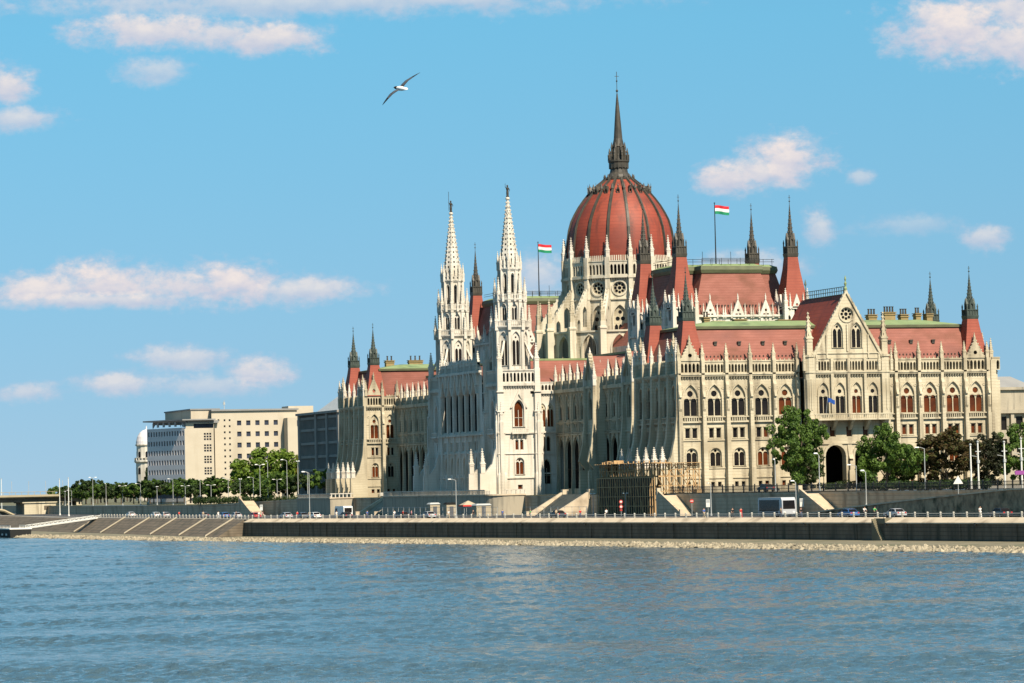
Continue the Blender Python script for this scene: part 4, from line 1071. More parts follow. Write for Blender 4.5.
def water_mesh():
    """choppy river: real wave relief where the river is seen close enough, calm sheet beyond"""
    import numpy as np
    g = np.random.default_rng(4)
    nr, na = 1240, 720
    rr = 95*(1100/95)**(np.arange(nr)/(nr-1)); aa = np.radians(np.linspace(1, 39, na))
    RR, AA = np.meshgrid(rr, aa, indexing='ij')
    X = CAMP.x+RR*np.sin(AA); Y = CAMP.y+RR*np.cos(AA)
    Z = np.zeros_like(X); patch = np.zeros_like(X)
    for k in range(14):                        # gusts: rougher and calmer bands
        lam = g.uniform(9, 70); th = R(18)+g.normal(0, .22); ph = g.uniform(0, 6.28)
        patch += np.sin((X*np.sin(th)+Y*np.cos(th))*2*pi/lam+ph+1.2*np.sin((X*np.cos(th)-Y*np.sin(th))*2*pi/(lam*5)+ph*2))
    amp = np.clip(1+.14*patch, .35, 1.7)
    for k in range(90):
        lam = .75*(2.8/.75)**g.random()**1.15; th = R(20)+g.normal(0, .6); ph = g.uniform(0, 6.28)
        sl = SLOPE*(.75 if lam > 4 else 1.0)
        q = (X*np.sin(th)+Y*np.cos(th))*2*pi/lam+ph+.6*np.sin((X*np.cos(th)-Y*np.sin(th))*2*pi/(lam*g.uniform(2.5, 6))+ph)
        Z += sl*lam/(2*pi)*np.sin(q)*amp
    edge = np.clip((RR-95)/15, 0, 1)*np.clip((1100-RR)/200, 0, 1)*np.clip((AA-R(1))/R(3), 0, 1)*np.clip((R(39)-AA)/R(3), 0, 1)
    Z = Z*edge-.25*(1-edge)
    co = np.stack([X, Y, Z], -1).reshape(-1, 3).astype(np.float32)
    i = np.arange((nr-1)*na).reshape(nr-1, na)[:, :-1].ravel()
    quads = np.stack([i, i+na, i+na+1, i+1], -1).astype(np.int32)
    far = np.array([(-6000,-3000,-.2),(60,-3000,-.2),(60,1200,-.2),(-6000,1200,-.2),(60,1201,-.2),(-600,9000,-.2),(-6000,9000,-.2),(-6000,1201,-.2)], np.float32)
    n0 = len(co); co = np.vstack([co, far]); quads = np.vstack([quads, np.array([[n0,n0+1,n0+2,n0+3],[n0+7,n0+4,n0+5,n0+6]], np.int32)])
    me = bpy.data.meshes.new('water'); me.vertices.add(len(co)); me.vertices.foreach_set('co', co.ravel())
    me.loops.add(quads.size); me.loops.foreach_set('vertex_index', quads.ravel())
    me.polygons.add(len(quads)); me.polygons.foreach_set('loop_start', np.arange(0, quads.size, 4, dtype=np.int32))
    me.polygons.foreach_set('use_smooth', np.ones(len(quads), bool)); me.materials.append(M['water']); me.update(calc_edges=True); return me
SLOPE = .029
props(obj('water', water_mesh()), kind='structure')
mb = MB()                                     # river bed shelf and paved berm under the wall
yb = [-900+15*k for k in range(108)]
for a, b in zip(yb, yb[1:]):
    def row(y):
        s = shore(y); q = quay(y) - (6.4 if y > 19 else 0); zb = 1.15 - .0016*(y+300)
        zb = max(.55, min(1.3, zb)); e = min(s+3.4, q-.8)
        return [(s-5, y, -1.2), (s, y, -.05), (e, y, zb-.32), (q+.3, y, zb)]
    A, C_ = row(a), row(b)
    for i in range(3): mb.quad(A[i], A[i+1], C_[i+1], C_[i])
props(mk('river_bank', mb, M['berm']), kind='structure')
mb = MB()                                     # loose stones
rr = random.Random(5)
y = -345.0
while y < 330:
    dist = sqrt((shore(y)+280)**2+(y+759)**2)
    for q in range(7):
        t = rr.random(); s = shore(y); w = min(3.3, quay(y)-(6.4 if y > 19 else 0)-s-.6)
        x = s - .6 + w*t**1.1; r = rr.uniform(.18, .70)*(1.1-.3*t); z = -.05 + .62*t
        yy_ = y + rr.uniform(-.5, .5); ph = rr.random()*6
        pts = []
        for k in range(5): a = ph+k*2*pi/5; f = rr.uniform(.7, 1.15); pts.append((x+r*f*cos(a), yy_+r*f*sin(a)*1.2, z+rr.uniform(-.1,.1)))
        top = (x+rr.uniform(-.2,.2)*r, yy_+rr.uniform(-.2,.2)*r, z+r*rr.uniform(.5,.9))
        mb.add(pts+[top], [(k, (k+1) % 5, 5) for k in range(5)])
    y += .62 + max(0, dist-600)*.0012
props(mk('riprap_stones', mb, M['rock']), 'pale loose stones along the waterline', kind='stuff')

# quay walls
def strip_wall(ya, yb, fx, z0, z1, th, step=8, m=0, mb=None, d=0.0):
    mb = mb or MB(); n = max(1, int((yb-ya)/step)); rg = []
    for k in range(n+1):
        y = ya+(yb-ya)*k/n; x = fx(y)+d
        a = z0(y) if callable(z0) else z0; b = z1(y) if callable(z1) else z1
        rg.append([(x,y,a),(x,y,b),(x+th,y,b),(x+th,y,a)])
    mb.rings(rg, m); return mb
qw = strip_wall(-420, 19, quay, .0, 3.72, 1.2)
y = -415.0
while y < 15:                                  # shallow piers and mooring rings along the wall
    x = quay(y); qw.box(x-.10, x+.2, y-.5, y+.5, .0, 3.70); qw.box(x-.16, x, y+7.9, y+8.3, 1.9, 2.3); y += 16
w = mk('quay_wall', qw, M['quay_stone']); props(w, 'long dark stone quay wall rising from the stony bank', 'wall')
cmb = MB()
for a, b in ((-420,-264.6),(-261.2,19)):       # chamfered coping blocks
    rg = []
    for k in range(41):
        y = a+(b-a)*k/40; x = quay(y); rg.append([(x-.2,y,3.62),(x-.2,y,3.80),(x+1.25,y,QZ+.14),(x+1.9,y,QZ+.14),(x+1.9,y,3.62)])
    cmb.rings(rg)
mk('coping', cmb, M['coping'], w)
lm = MB()
for k in range(12):                           # landing steps cut down the wall front
    y = -261.6-k*.26; x = quay(y); lm.box(x-.7, x+.1, y-.13, y+.13, .2, QZ-.05-k*.30)
lm.box(quay(-263)-.1, quay(-263)+3, -264.9, -260.9, 3.6, QZ+.02)
mk('landing_steps', lm, M['berm'], w)
dm = MB(); y = -400.0
while y < 10:
    x = quay(y); dm.box(x-.32, x-.15, y-.18, y+.18, 3.35, 3.75); y += 27
mk('drain_spouts', dm, M['iron'], w)
# sloped revetment with stone stairs
mb = MB(); yr = [19+8*k for k in range(86)]
for a, b in zip(yr, yr[1:]):
    mb.quad((quay(a)-6.4,a,.5),(quay(a),a,QZ-.02),(quay(b),b,QZ-.02),(quay(b)-6.4,b,.5))
mb.add([(quay(19)-6.4,19,.5),(quay(19),19,QZ-.02),(quay(19),19,.3)], [(0,1,2)])
M['stair_stone'] = mat('stair_stone', (.36,.31,.23), (.46,.40,.30), (.8,.8,.8)); rv = mk('sloped_revetment', mb, M['quay_stone']); props(rv, 'dark sloping stone revetment crossed by pale stairs', 'embankment')
for y in (203, 164, 131, 97.5, 63, 32):
    st = MB()
    for k in range(14):
        f = k/14; x = quay(y)-6.4+6.4*f; z = .5+(QZ-.5)*f
        st.box(x-.02, x+.48, y-.55, y+.55, z-.3, z+.36)
    st.add([(quay(y)-6.6,y-.85,.6),(quay(y)+.1,y-.85,4.5),(quay(y)+.1,y-.55,4.5),(quay(y)-6.6,y-.55,.6),(quay(y)-6.6,y-.85,.95),(quay(y)+.1,y-.85,4.85),(quay(y)+.1,y-.55,4.85),(quay(y)-6.6,y-.55,.95)],
           [(0,1,5,4),(2,3,7,6),(4,5,6,7),(0,4,7,3),(1,2,6,5)])
    mk('stair', st, M['stair_stone'], rv)

# terrace retaining walls
def zup(y): return TZ+.05
tw = MB(); strip_wall(-420, -133.2, upx, 3.9, TZ-.45, .8, mb=tw); strip_wall(-128, 91.8, upx, 3.9, TZ-.45, .8, mb=tw); strip_wall(124.2, 700, upx, 3.9, lambda y: gz(y)-.45, .8, mb=tw)
tw.box(-41, -38, -133.2, -128, 3.9, TZ-.45)
rw = mk('terrace_wall', tw, M['wall_stone']); props(rw, 'grey masonry retaining wall between lower road and upper terrace', 'wall')
cp = MB()
for a, b in ((-420,-133.2),(-128,91.8),(124.2,700)): strip_wall(a, b, upx, lambda y: gz(y)-.45, lambda y: gz(y)-.05, 1.0, mb=cp, d=-.12)
mk('coping', cp, M['wall_stone'], rw)

def bastion(label, x0, x1, y0, y1, zt, rnd_corner=False):
    mb = MB()
    pts = [(x1,y0),(x0,y0),(x0,y1),(x1,y1)]
    if rnd_corner:
        r = 4.0; pts = [(x1,y0)] + [(x0+r-r*sin(R(a)), y0+r-r*cos(R(a))) for a in range(0,91,15)] + [(x0+r-r*cos(R(a)), y1-r+r*sin(R(a))) for a in range(0,91,15)] + [(x1,y1)]
    pts = pts[::-1]
    mb.rings([[(x,y,3.9) for x,y in pts],[(x,y,zt) for x,y in pts]])
    o = mk('bastion', mb, M['grey_stone']); props(o, label, 'terrace')
    c = MB(); k = 1.0
    cx, cy = (x0+x1)/2, (y0+y1)/2
    ring = lambda s, z: [(x+(-s if x < x1-.1 else 0), y+(s if y > cy else -s), z) for x, y in pts]
    c.rings([ring(.18, zt), ring(.18, zt+.3)]); 
    mk('coping', c, M['coping'], o)
    pr = MB()
    n = int((y1-y0)/1.0)
    for i in range(n):
        y = y0+.5+i*(y1-y0-1)/max(1, n-1); pr.box(x0+(4 if False else .1), x0+.3, y-.12, y+.12, zt+.3, zt+1.1)
    pr.box(x0+.05, x0+.4, y0+(3.5 if rnd_corner else 0), y1-(3.5 if rnd_corner else 0), zt+1.1, zt+1.3)
    n = int((x1-x0)/1.0)
    for i in range(n):
        x = x0+(4 if rnd_corner else .4)+i*1.0
        if x < x1: pr.box(x-.12, x+.12, y0+.1, y0+.3, zt+.3, zt+1.1)
    pr.box(x0+(3.5 if rnd_corner else .4), x1, y0+.05, y0+.4, zt+1.1, zt+1.3)
    mk('parapet', pr, M['white_stone'], o)
    return o
bastion('broad rounded stone terrace below the twin white towers', -46.5, -38.4, -42, 42, 8.6, True)
bastion('square pale stone terrace below the far pavilion with twin dark turrets', -44.5, -38.4, 92, 124, 8.4)

def ew_stair(y0, y1, xa, xb, z0, z1, label):
    t = thing('terrace_stair', label, 'stairs', (0,0,0)); st = MB(); n = 22
    for k in range(n):
        f = k/n; st.box(xa+(xb-xa)*f, xb+.2, y0, y1, z0-.4 if k == 0 else z0+(z1-z0)*f, z0+(z1-z0)*(k+1)/n)
    mk('steps', st, M['grey_stone'], t)
    for y in (y0, y1):
        p = MB()
        p.add([(xa-1.2,y-.5,3.9),(xb+.3,y-.5,3.9),(xb+.3,y+.5,3.9),(xa-1.2,y+.5,3.9),(xa-1.2,y-.5,z0+.55),(xb+.3,y-.5,z1+.7),(xb+.3,y+.5,z1+.7),(xa-1.2,y+.5,z0+.55)],
              [(0,1,5,4),(1,2,6,5),(2,3,7,6),(3,0,4,7),(4,5,6,7)])
        p.box(xb-.1, xb+1.2, y-.65, y+.65, z1-1, z1+1.0); p.box(xa-2.0, xa-.9, y-.65, y+.65, 3.9, z0+.9)
        mk('parapet', p, M['coping'], t)
ew_stair(-83, -67, -45, -38.9, 4.4, 8.6, 'wide stone stair climbing to the shaded arcade beside the near white tower')
ew_stair(45, 61, -45, -38.9, 4.4, 8.6, 'stone stair climbing to the arcade beside the far pavilion with twin dark turrets')

def ns_stair(x0, x1, ya, yb, label):
    """flight coming down southwards along the terrace wall"""
    t = thing('wall_stair', label, 'stairs'); st = MB(); n = 20
    for k in range(n):
        f = k/n; y = ya+(yb-ya)*f; z = TZ-.3-(TZ-.3-QZ)*f
        st.box(x0, x1, y+(yb-ya)/n, y, QZ-.1, z)
    mk('steps', st, M['coping'], t)
    p = MB(); p.add([(x0-.4,ya+1,QZ-.2),(x0,ya+1,QZ-.2),(x0,yb-.6,QZ-.2),(x0-.4,yb-.6,QZ-.2),(x0-.4,ya+1,TZ+.6),(x0,ya+1,TZ+.6),(x0,yb-.6,QZ+.75),(x0-.4,yb-.6,QZ+.75)],
          [(0,1,5,4),(1,2,6,5),(2,3,7,6),(3,0,4,7),(4,5,6,7)]); mk('parapet', p, M['wall_stone'], t)
    q = MB(); q.box(x0-.5, x0+.2, ya+.9, ya+1.6, QZ, TZ+1.1); q.box(x0-.5, x0+.2, yb-1.2, yb-.6, QZ-.1, QZ+1.2); mk('newel', q, M['coping'], t)
ns_stair(-44.0, -41.15, -138, -147.5, 'steep pale stair dropping to the road beside the timber scaffolding')
ns_stair(-43.6, -40.95, -204.5, -214.5, 'pale stair dropping to the road between the big green tree and the double gateway')
ns_stair(-52.6, -49.4, 150, 139, 'pale stair through the retaining wall under the tall green tree')

# ramp along the wall
mb = MB(); rg = []
for k in range(25):
    y = -209-3.6*k; z = QZ+(4.0)*min(1, max(0, k/22))**.8; x = upx(y)-6.2
    rg.append([(x,y,QZ-.2),(x,y,z),(x+.5,y,z),(x+.5,y,z-.05),(upx(y)+.1,y,z-.05),(upx(y)+.1,y,QZ-.2)])
mb.rings(rg); rp = mk('ramp_wall', mb, M['rough_wall']); props(rp, 'rough dark stone ramp rising along the retaining wall toward the bare masts', 'ramp')
mb = MB(); rg = []
for k in range(25):
    y = -209-3.6*k; z = QZ+4.0*min(1, max(0, k/22))**.8; x = upx(y)-6.35
    rg.append([(x,y,z),(x,y,z+.22),(x+.7,y,z+.22),(x+.7,y,z)])
mb.rings(rg); mk('coping', mb, M['coping'], rp)

# ------------------------------------------------------------------ railing, posts, fence
bol = MB(); bol.sq(0, 0, [(.12,0),(.11,.66),(.14,.68),(.14,.76),(.07,.84)])
M['post_paint'] = mat('post_paint', (.40,.38,.33), (.52,.50,.44), (2,2,2)); bm = bol.mesh('bollard', [M['post_paint']])
y = -345.0
while y < 205:
    o = obj('bollard', bm, None, (quay(y)+1.55, y, QZ+.13)); props(o, 'short white post on the quay edge', 'bollard', 'white posts along the quay edge')
    y += 3.9
mb = MB()
for ya, yb_ in ((-345,-264),(-261.8,205)):
    yl = [ya+(yb_-ya)*k/60 for k in range(61)]
    for z in (.34, .62): mb.tube([(quay(v)+1.55, v, QZ+.1+z) for v in yl], .035, 4)
props(mk('quay_railing', mb, M['grey_metal']), 'thin metal rail threading the white quay posts', 'railing')
fe = MB(); y = -390.0
while y < -133:
    x = upx(y)+.5; fe.box(x-.02, x+.02, y-.02, y+.02, TZ-.2, TZ+1.25); y += .28
for z in (.05, .6, 1.15): fe.tube([(upx(v)+.5, v, TZ+z) for v in [-390+257*k/30 for k in range(31)]], .04, 4)
y = -390.0
while y < -133: x = upx(y)+.5; fe.box(x-.09, x+.09, y-.09, y+.09, TZ-.2, TZ+1.5); y += 5
props(mk('iron_fence', fe, M['iron']), 'black iron railing along the terrace edge before the sunlit front', 'fence')

# ------------------------------------------------------------------ trees and hedges
def leaf_cloud(mb, clumps, n, size, r_):
    for i in range(n):
        cx, cy, cz, cr = clumps[r_.randrange(len(clumps))]
        while True:
            d = Vector((r_.uniform(-1,1), r_.uniform(-1,1), r_.uniform(-1,1)))
            if .25 < d.length < 1: break
        d = d*(d.length**-.45)
        p = Vector((cx, cy, cz)) + Vector((d.x*cr, d.y*cr, d.z*cr*.8))
        nrm = (d.normalized() + Vector((r_.uniform(-1,1), r_.uniform(-1,1), r_.uniform(-.5,1.1)))).normalized()
        a = nrm.orthogonal().normalized(); a = Matrix.Rotation(r_.random()*6.28, 3, nrm) @ a; b = nrm.cross(a)
        s = size*r_.uniform(.6, 1.3)
        mb.add([p-a*s*.5, p+b*s*.32, p+a*s*.6, p-b*s*.32], [(0,1,2,3)])
def make_tree(h, w, n, size, seed, trunk_f=.22, nclump=42, shape='round'):
    """unit-built crown in metres, base at origin; returns meshes (trunk, crown) without materials"""
    r_ = random.Random(seed); cl = []
    zc = h*(trunk_f+1)/2; rz = h*(1-trunk_f)/2
    ph = [r_.random()*6.28 for _ in range(6)]
    while len(cl) < nclump*2.1:
        d = Vector((r_.uniform(-1,1), r_.uniform(-1,1), r_.uniform(-1,1)))
        if d.length > 1 or d.length < .3: continue
        az = atan2(d.y, d.x); lim = .78+.17*sin(2*az+ph[0]+2*d.z)+.11*sin(3*az+ph[1]-3*d.z)+.08*sin(5*az+ph[2]+4*d.z)
        if d.length > lim: continue
        k = (1.12-.55*max(0, d.z)) if shape == 'ovate' else 1.0
        rr_ = w/2*r_.uniform(.06, .165)
        cl.append((d.x*w/2*k*1.12, d.y*w/2*k*1.12, zc+d.z*rz*1.08, rr_*1.2))
    cm = MB(); leaf_cloud(cm, cl, n, size, r_)
    tm = MB(); r0 = .035*h*.6
    tm.tube([(0,0,-.3),(.05*w*.1,0,h*.18),(.02*w,0.01*w,h*.45),(0,0,h*.75)], [r0*1.3, r0, r0*.7, r0*.25], 8)
    for k in range(8):
        c = cl[(k*5) % len(cl)]; z0 = h*(trunk_f+.04*k)
        tm.tube([(0,0,z0),(c[0]*.5,c[1]*.5,(z0+c[2])/2+.2),(c[0],c[1],c[2])], [r0*.5, r0*.3, r0*.1], 5)
    return tm.mesh('trunk', [M['bark']]), cm.mesh('crown', [M['leaf_green']])
def tree(name, meshes, mt, loc, rz, scale, label, group=None):
    t = thing(name, label, 'tree', loc, rz, group); t.scale = scale if isinstance(scale, tuple) else (scale,)*3
    obj('trunk', meshes[0], t); c = obj('crown', meshes[1], t)
    c.material_slots[0].link = 'OBJECT'; c.material_slots[0].material = M[mt]
    return t
TA = make_tree(16.5, 13.8, 17000, .56, 1, .12, 70, 'ovate')
TB = make_tree(12.5, 14.5, 15000, .56, 2, .06, 64, 'ovate')
TC = make_tree(11, 11.0, 10000, .56, 3, .08, 56)
TD = make_tree(14, 16, 11000, .8, 4, .10, 60)
TE = make_tree(6, 6.5, 2600, .6, 5, .28, 26)
TF = make_tree(6.5, 5.5, 2600, .6, 6, .22, 24)
tree('broadleaf_tree', TA, 'leaf_green', (-15.4,-136,TZ), .3, (.84,.84,1.0), 'tall dense green tree rising before the sunlit front beside the gateway')
tree('broadleaf_tree', TB, 'leaf_green', (2.1,-138,TZ), 1.2, (.80,.80,.98), 'broad bright green tree covering the second gateway arch')
tree('broadleaf_tree', TC, 'leaf_red', (15.2,-137,TZ), 2.2, (1.2,1.2,1.04), 'reddish brown tree between the broad green tree and bare masts')
tree('broadleaf_tree', TC, 'leaf_brown', (24.6,-135,TZ), 4.0, (.85,.85,.93), 'dark brownish tree standing behind the bare white masts')
tree('broadleaf_tree', TB, 'leaf_green', (33.4,-132,TZ), 5.1, (.85,.85,.95), 'green tree at the end of the sunlit front')
tree('broadleaf_tree', TC, 'leaf_dark', (-12,-131.5,TZ), .9, (.8,.8,.7), 'low dark tree tucked behind the tall green tree')
tree('broadleaf_tree', TC, 'leaf_dark', (10.0,-130.5,TZ), 3.3, (.8,.8,.75), 'small dark tree between broad green and reddish trees')
tree('broadleaf_tree', TD, 'leaf_bright', (-33.5,200,TZ-1.4), .5, (1.2,1.2,1.08), 'big bright green tree before the cream office block')
tree('broadleaf_tree', TC, 'leaf_yellow', (-21,205,TZ-1.4), 2.5, (.55,.6,1.38), 'slim yellowish tree beside the big bright green tree')
tree('broadleaf_tree', TD, 'leaf_dark', (-22,178,TZ-1.2), 2.9, (.7,.7,.85), 'dark tree before the dark glass building')
tree('broadleaf_tree', TD, 'leaf_dark', (4.5,500,TZ-1.4), 1.9, (.75,.75,1.2), 'dark tree between the domed stone turret and the office block')
tree('broadleaf_tree', TF, 'leaf_dark', (-2,600,TZ-1), .3, (2.0,2.0,1.45), 'small dark round tree just past the end of the bridge')
tree('broadleaf_tree', TF, 'leaf_dark', (11,640,TZ-1), 1.3, (1.5,1.5,1.5), 'lone small tree between bridge end and the tree row')
for x, y, s_, mt_, lb in ((-36.5,127,1.15,'leaf_green','green tree squeezed between the far pavilion and the dark glass building'),(-40.5,136,1.0,'leaf_dark','dark bushy tree before the piers of the glass building'),(-43.5,146,1.1,'leaf_green','green tree at the head of the stair through the retaining wall')):
    tree('broadleaf_tree', TE, mt_, (x, y, TZ-.6), x, (s_*1.1, s_*1.1, s_*1.2), lb)
rt = random.Random(3)
for k in range(36):
    y = 150+9.5*k+rt.uniform(-2,2); x = upx(y)+rt.uniform(5.0, 9.0); s = rt.uniform(.88, 1.18)
    tree('street_tree', TE if k % 2 else TF, ('leaf_dark','leaf_green','leaf_green')[k % 3], (x, y, TZ-.6), rt.random()*6, (s*1.15, s*1.15, s), 'small round street tree in the row along the far embankment', 'street trees along the far embankment')
for k in range(16):
    y = 500+16*k; x = -22+(y-480)*.20+7.5*(k%3)+rt.uniform(-3,3)+(y-500)*.05; s = rt.uniform(1.1, 1.7)
    tree('street_tree', TE if k % 2 else TF, ('leaf_dark','leaf_green')[k % 2], (x, y, TZ-.6), rt.random()*6, (s*1.3, s*1.3, s*.75), 'distant low tree in the belt behind the far embankment', 'distant trees behind the far embankment')
def hedge(label, pts, w, h, z, mt, n, seed):
    r_ = random.Random(seed); mb = MB(); cl = []
    L_ = sum((Vector(b)-Vector(a)).length for a, b in zip(pts, pts[1:]))
    for a, b in zip(pts, pts[1:]):
        l = (Vector(b)-Vector(a)).length; m_ = int(l/.9)
        for k in range(m_):
            p = Vector(a).lerp(Vector(b), (k+.5)/m_)
            cl.append((p.x+r_.uniform(-w,w)*.3, p.y, z+h*.5+r_.uniform(-.15,.2)*h, h*.55*r_.uniform(.85,1.2)))
    leaf_cloud(mb, cl, n, .42, r_)
    return props(mk('hedge', mb, M[mt]), label, 'hedge')
hedge('clipped dark hedge behind the iron railing by the gateway trees', [(-37,-262),(-37.4,-216)], 1.6, 1.5, TZ, 'leaf_dark', 5000, 8)
hedge('bright low hedge at the foot of the gateway statue pier', [(-9,-131),(0,-131),(30,-131)], 1.5, 1.7, TZ, 'leaf_dark', 4500, 9)
hedge('long dark hedge on top of the far retaining wall', [(upx(126)+1.2,126),(upx(150)+1.2,150),(upx(200)+1.2,200),(upx(215)+1.2,215)], 1.5, 1.9, TZ-1.0, 'leaf_dark', 6000, 10)

# ------------------------------------------------------------------ lamps, masts, signs
def lamp_proto(h, arms=1, arm=1.3):
    t = thing('street_lamp', 'x', 'street lamp')
    p = MB(); p.tube([(0,0,0),(0,0,h*.25),(0,0,h)], [.12,.09,.06], 6); p.lathe(0, 0, [(.2,0),(.2,.5),(.13,.6)], 8); mk('pole', p, M['grey_metal'], t)
    for s in ((1,) if arms == 1 else (1,-1)):
        a = MB(); a.tube([(0,0,h-.05),(s*arm*.5,0,h+.18),(s*arm,0,h+.2)], .05, 5); mk('arm', a, M['grey_metal'], t)
        l = MB(); l.rings([[(s*arm+dx,dy,h+.14) for dx,dy in ((-.35,-.14),(.35,-.14),(.35,.14),(-.35,.14))],[(s*arm+dx*.8,dy*.8,h+.3) for dx,dy in ((-.35,-.14),(.35,-.14),(.35,.14),(-.35,.14))]]); mk('lamp_head', l, M['lamp_white'], t)
    return t
L1 = lamp_proto(8.0, 1); L2 = lamp_proto(7.0, 2, 1.0); L3 = lamp_proto(4.6, 1, .6)
used = set()
def lamp(proto, x, y, z, rz, label, group=None, scale=1):
    if proto.name not in used: used.add(proto.name); o = proto; o.location = (x, y, z); o.rotation_euler[2] = rz; o['label'] = label; o.scale = (1,1,scale)
    else: o = copy_tree(proto, (x, y, z), rz, label, (1,1,scale))
    if group: o['group'] = group
    elif 'group' in o: del o['group']
lamp(L1, -70.7, -95, QZ, pi, 'tall quay lamp standing before the twin white towers', scale=.95)
lamp(L1, -79.2, -16.5, QZ, pi, 'tall quay lamp at the near end of the sloped revetment', scale=1.25)
lamp(L2, -44.0, -100, QZ, 1.57, 'double armed lamp at the dark end of the scaffolding', scale=.6)
lamp(L2, -44.0, -118.5, QZ, 1.57, 'double armed lamp behind the red and white sign before the scaffolding', scale=.6)
lamp(L3, -39.3, -182, TZ, 1.57, 'lamp on the terrace against the sunlit front left of the tall green tree'.replace(' left of ', ' near '), scale=1.2)
lamp(L1, -45.0, -165.5, QZ, 1.57, 'plain lamp post against the retaining wall between scaffolding and bus', scale=.72)
lamp(L3, -45.0, -204.5, QZ, pi, 'short lamp post beside the front of the bus', scale=1.25)
lamp(L3, -39.1, -201, TZ, pi, 'terrace lamp at the head of the stair before the gateway', scale=1.35)
lamp(L1, -40, -218.5, QZ+.9, pi, 'tall lamp before the second gateway arch', scale=.92)
lamp(L3, -41, -224.5, QZ+1.2, pi, 'shorter lamp in front of the broad bright green tree', scale=1.3)
lamp(L1, -39.2, -243.5, TZ-1, pi, 'tall lamp between the broad green tree and reddish tree', scale=.95)
G = 'street lamps along the far embankment'
for k in range(20):
    y = (437,418.5,381,359,332.5,305,281,258,236,210.5,196,181,171,160,154.5,148.5,142.5,136,129,123)[k]
    sc_ = (.8,.75,1.5,1.0,1.0,.95,.9,1.1,.9,1,.9,1.0,1.05,.95,1.6,1.5,.9,1.5,1.6,1.0)[k]
    lamp(L1 if k % 2 else L2, upx(y)+2.0, y, gz(y), pi if k % 3 else 1.57, 'slender grey street lamp in the row along the far embankment', G, sc_*.85)
def mast(x, y, z, h, label, group=None, gear=False):
    t = thing('mast', label, 'mast', (x, y, z), 0, group)
    p = MB(); p.tube([(0,0,0),(0,0,h)], [.16,.11], 8); p.lathe(0,0,[(.3,0),(.3,.4),(.17,.5)], 8); mk('pole', p, M['white_paint'], t)
    b = MB(); b.lathe(0,0,[(.05,h),(.2,h+.05),(.2,h+.2),(.03,h+.3)], 8)
    if gear: b.box(-.45,.45,-.08,.08,h*.82,h*.82+.12); b.box(-.2,.2,-.2,.1,h*.6,h*.6+.5); b.tube([(0,0,h*.72),(-1.2,0,h*.75)], .04, 4)
    mk('fittings', b, M['grey_metal'], t)
mast(-38.6, -259, TZ-.4, 7.2, 'plain bare mast at the edge of the dark brownish tree')
mast(-38.6, -261.6, TZ-.8, 8.0, 'white mast with crossbars before the dark brownish tree', gear=True)
mast(-38.5, -270.5, TZ-.4, 7.4, 'white mast between the brownish tree and the end green tree', gear=True)
mast(-38.4, -276, TZ-.6, 8.0, 'white mast carrying a purple sign at the end green tree', gear=True)
for x, y, h, lb in ((-41,566,13,'thin tall mast rising above the bridge deck'),(-58.1,367.5,11.5,'thin tall mast at the bridge abutment, by the darker end of the deck'),(-67.4,306.5,11.5,'thin tall mast before the pale bridge abutment wall')):
    mast(x, y, QZ, h, lb)
pb = MB(); pb.box(-39.6,-38.0,-276.2,-276.05,TZ+2.1,TZ+2.7)
props(mk('purple_sign', pb, M['purple']), 'small purple board fixed on the end white mast', 'sign')
def sign(x, y, z, kind, label):
    t = thing('traffic_sign', label, 'sign', (x, y, z)); p = MB(); p.tube([(0,0,0),(0,0,3.0)], .05, 5); mk('pole', p, M['grey_metal'], t)
    f = Fr((0,0), (cos(-.35), sin(-.35)))
    b = MB()
    if kind == 'round':
        for zz in (2.7, 1.75): b.panel(f, circ(0, zz, .36, 16), [], .08, 0, 0, sides=True, d0=.03); b.panel(f, circ(0, zz, .21, 16), [], .09, 0, 1)
        b.fbox(f, -.25, .25, .03, .08, .95, 1.2)
    elif kind == 'noentry':
        b.panel(f, circ(0, 2.7, .36, 16), [], .08, 0, 0, sides=True, d0=.03); b.panel(f, rect(0, 2.63, .5, .14), [], .09, 0, 1)
    elif kind == 'tri':
        b.panel(f, [(-.75,2.1),(.75,2.1),(0,3.4)], [], .08, 0, 1, sides=True, d0=.03)
    else: b.fbox(f, -.35, .35, .03, .09, 1.6, 3.0, 1); b.fbox(f, -.28, .28, .09, .1, 2.4, 2.9, 0)
    mk('sign_plate', b, [M['red_paint'] if kind in ('round','noentry') else M['grey_metal'], M['white_paint']], t)
sign(-45.2, -119.2, QZ, 'round', 'stacked round red and white signs before the dark scaffolding')
sign(-44.6, -163.0, QZ, 'plate', 'tall white sign plate against the retaining wall below the front')
sign(-44.4, -154.5, QZ, 'noentry', 'round red sign at the foot of the pale scaffold stair')
sign(-44.3, -205.3, QZ, 'plate', 'white sign plate near the front of the bus')
sign(-44.2, -266, TZ-1.2, 'tri', 'white triangular sign on the ramp before the dark brownish tree')
sign(-66, 77, QZ, 'plate', 'white sign plate near the parked blue car')

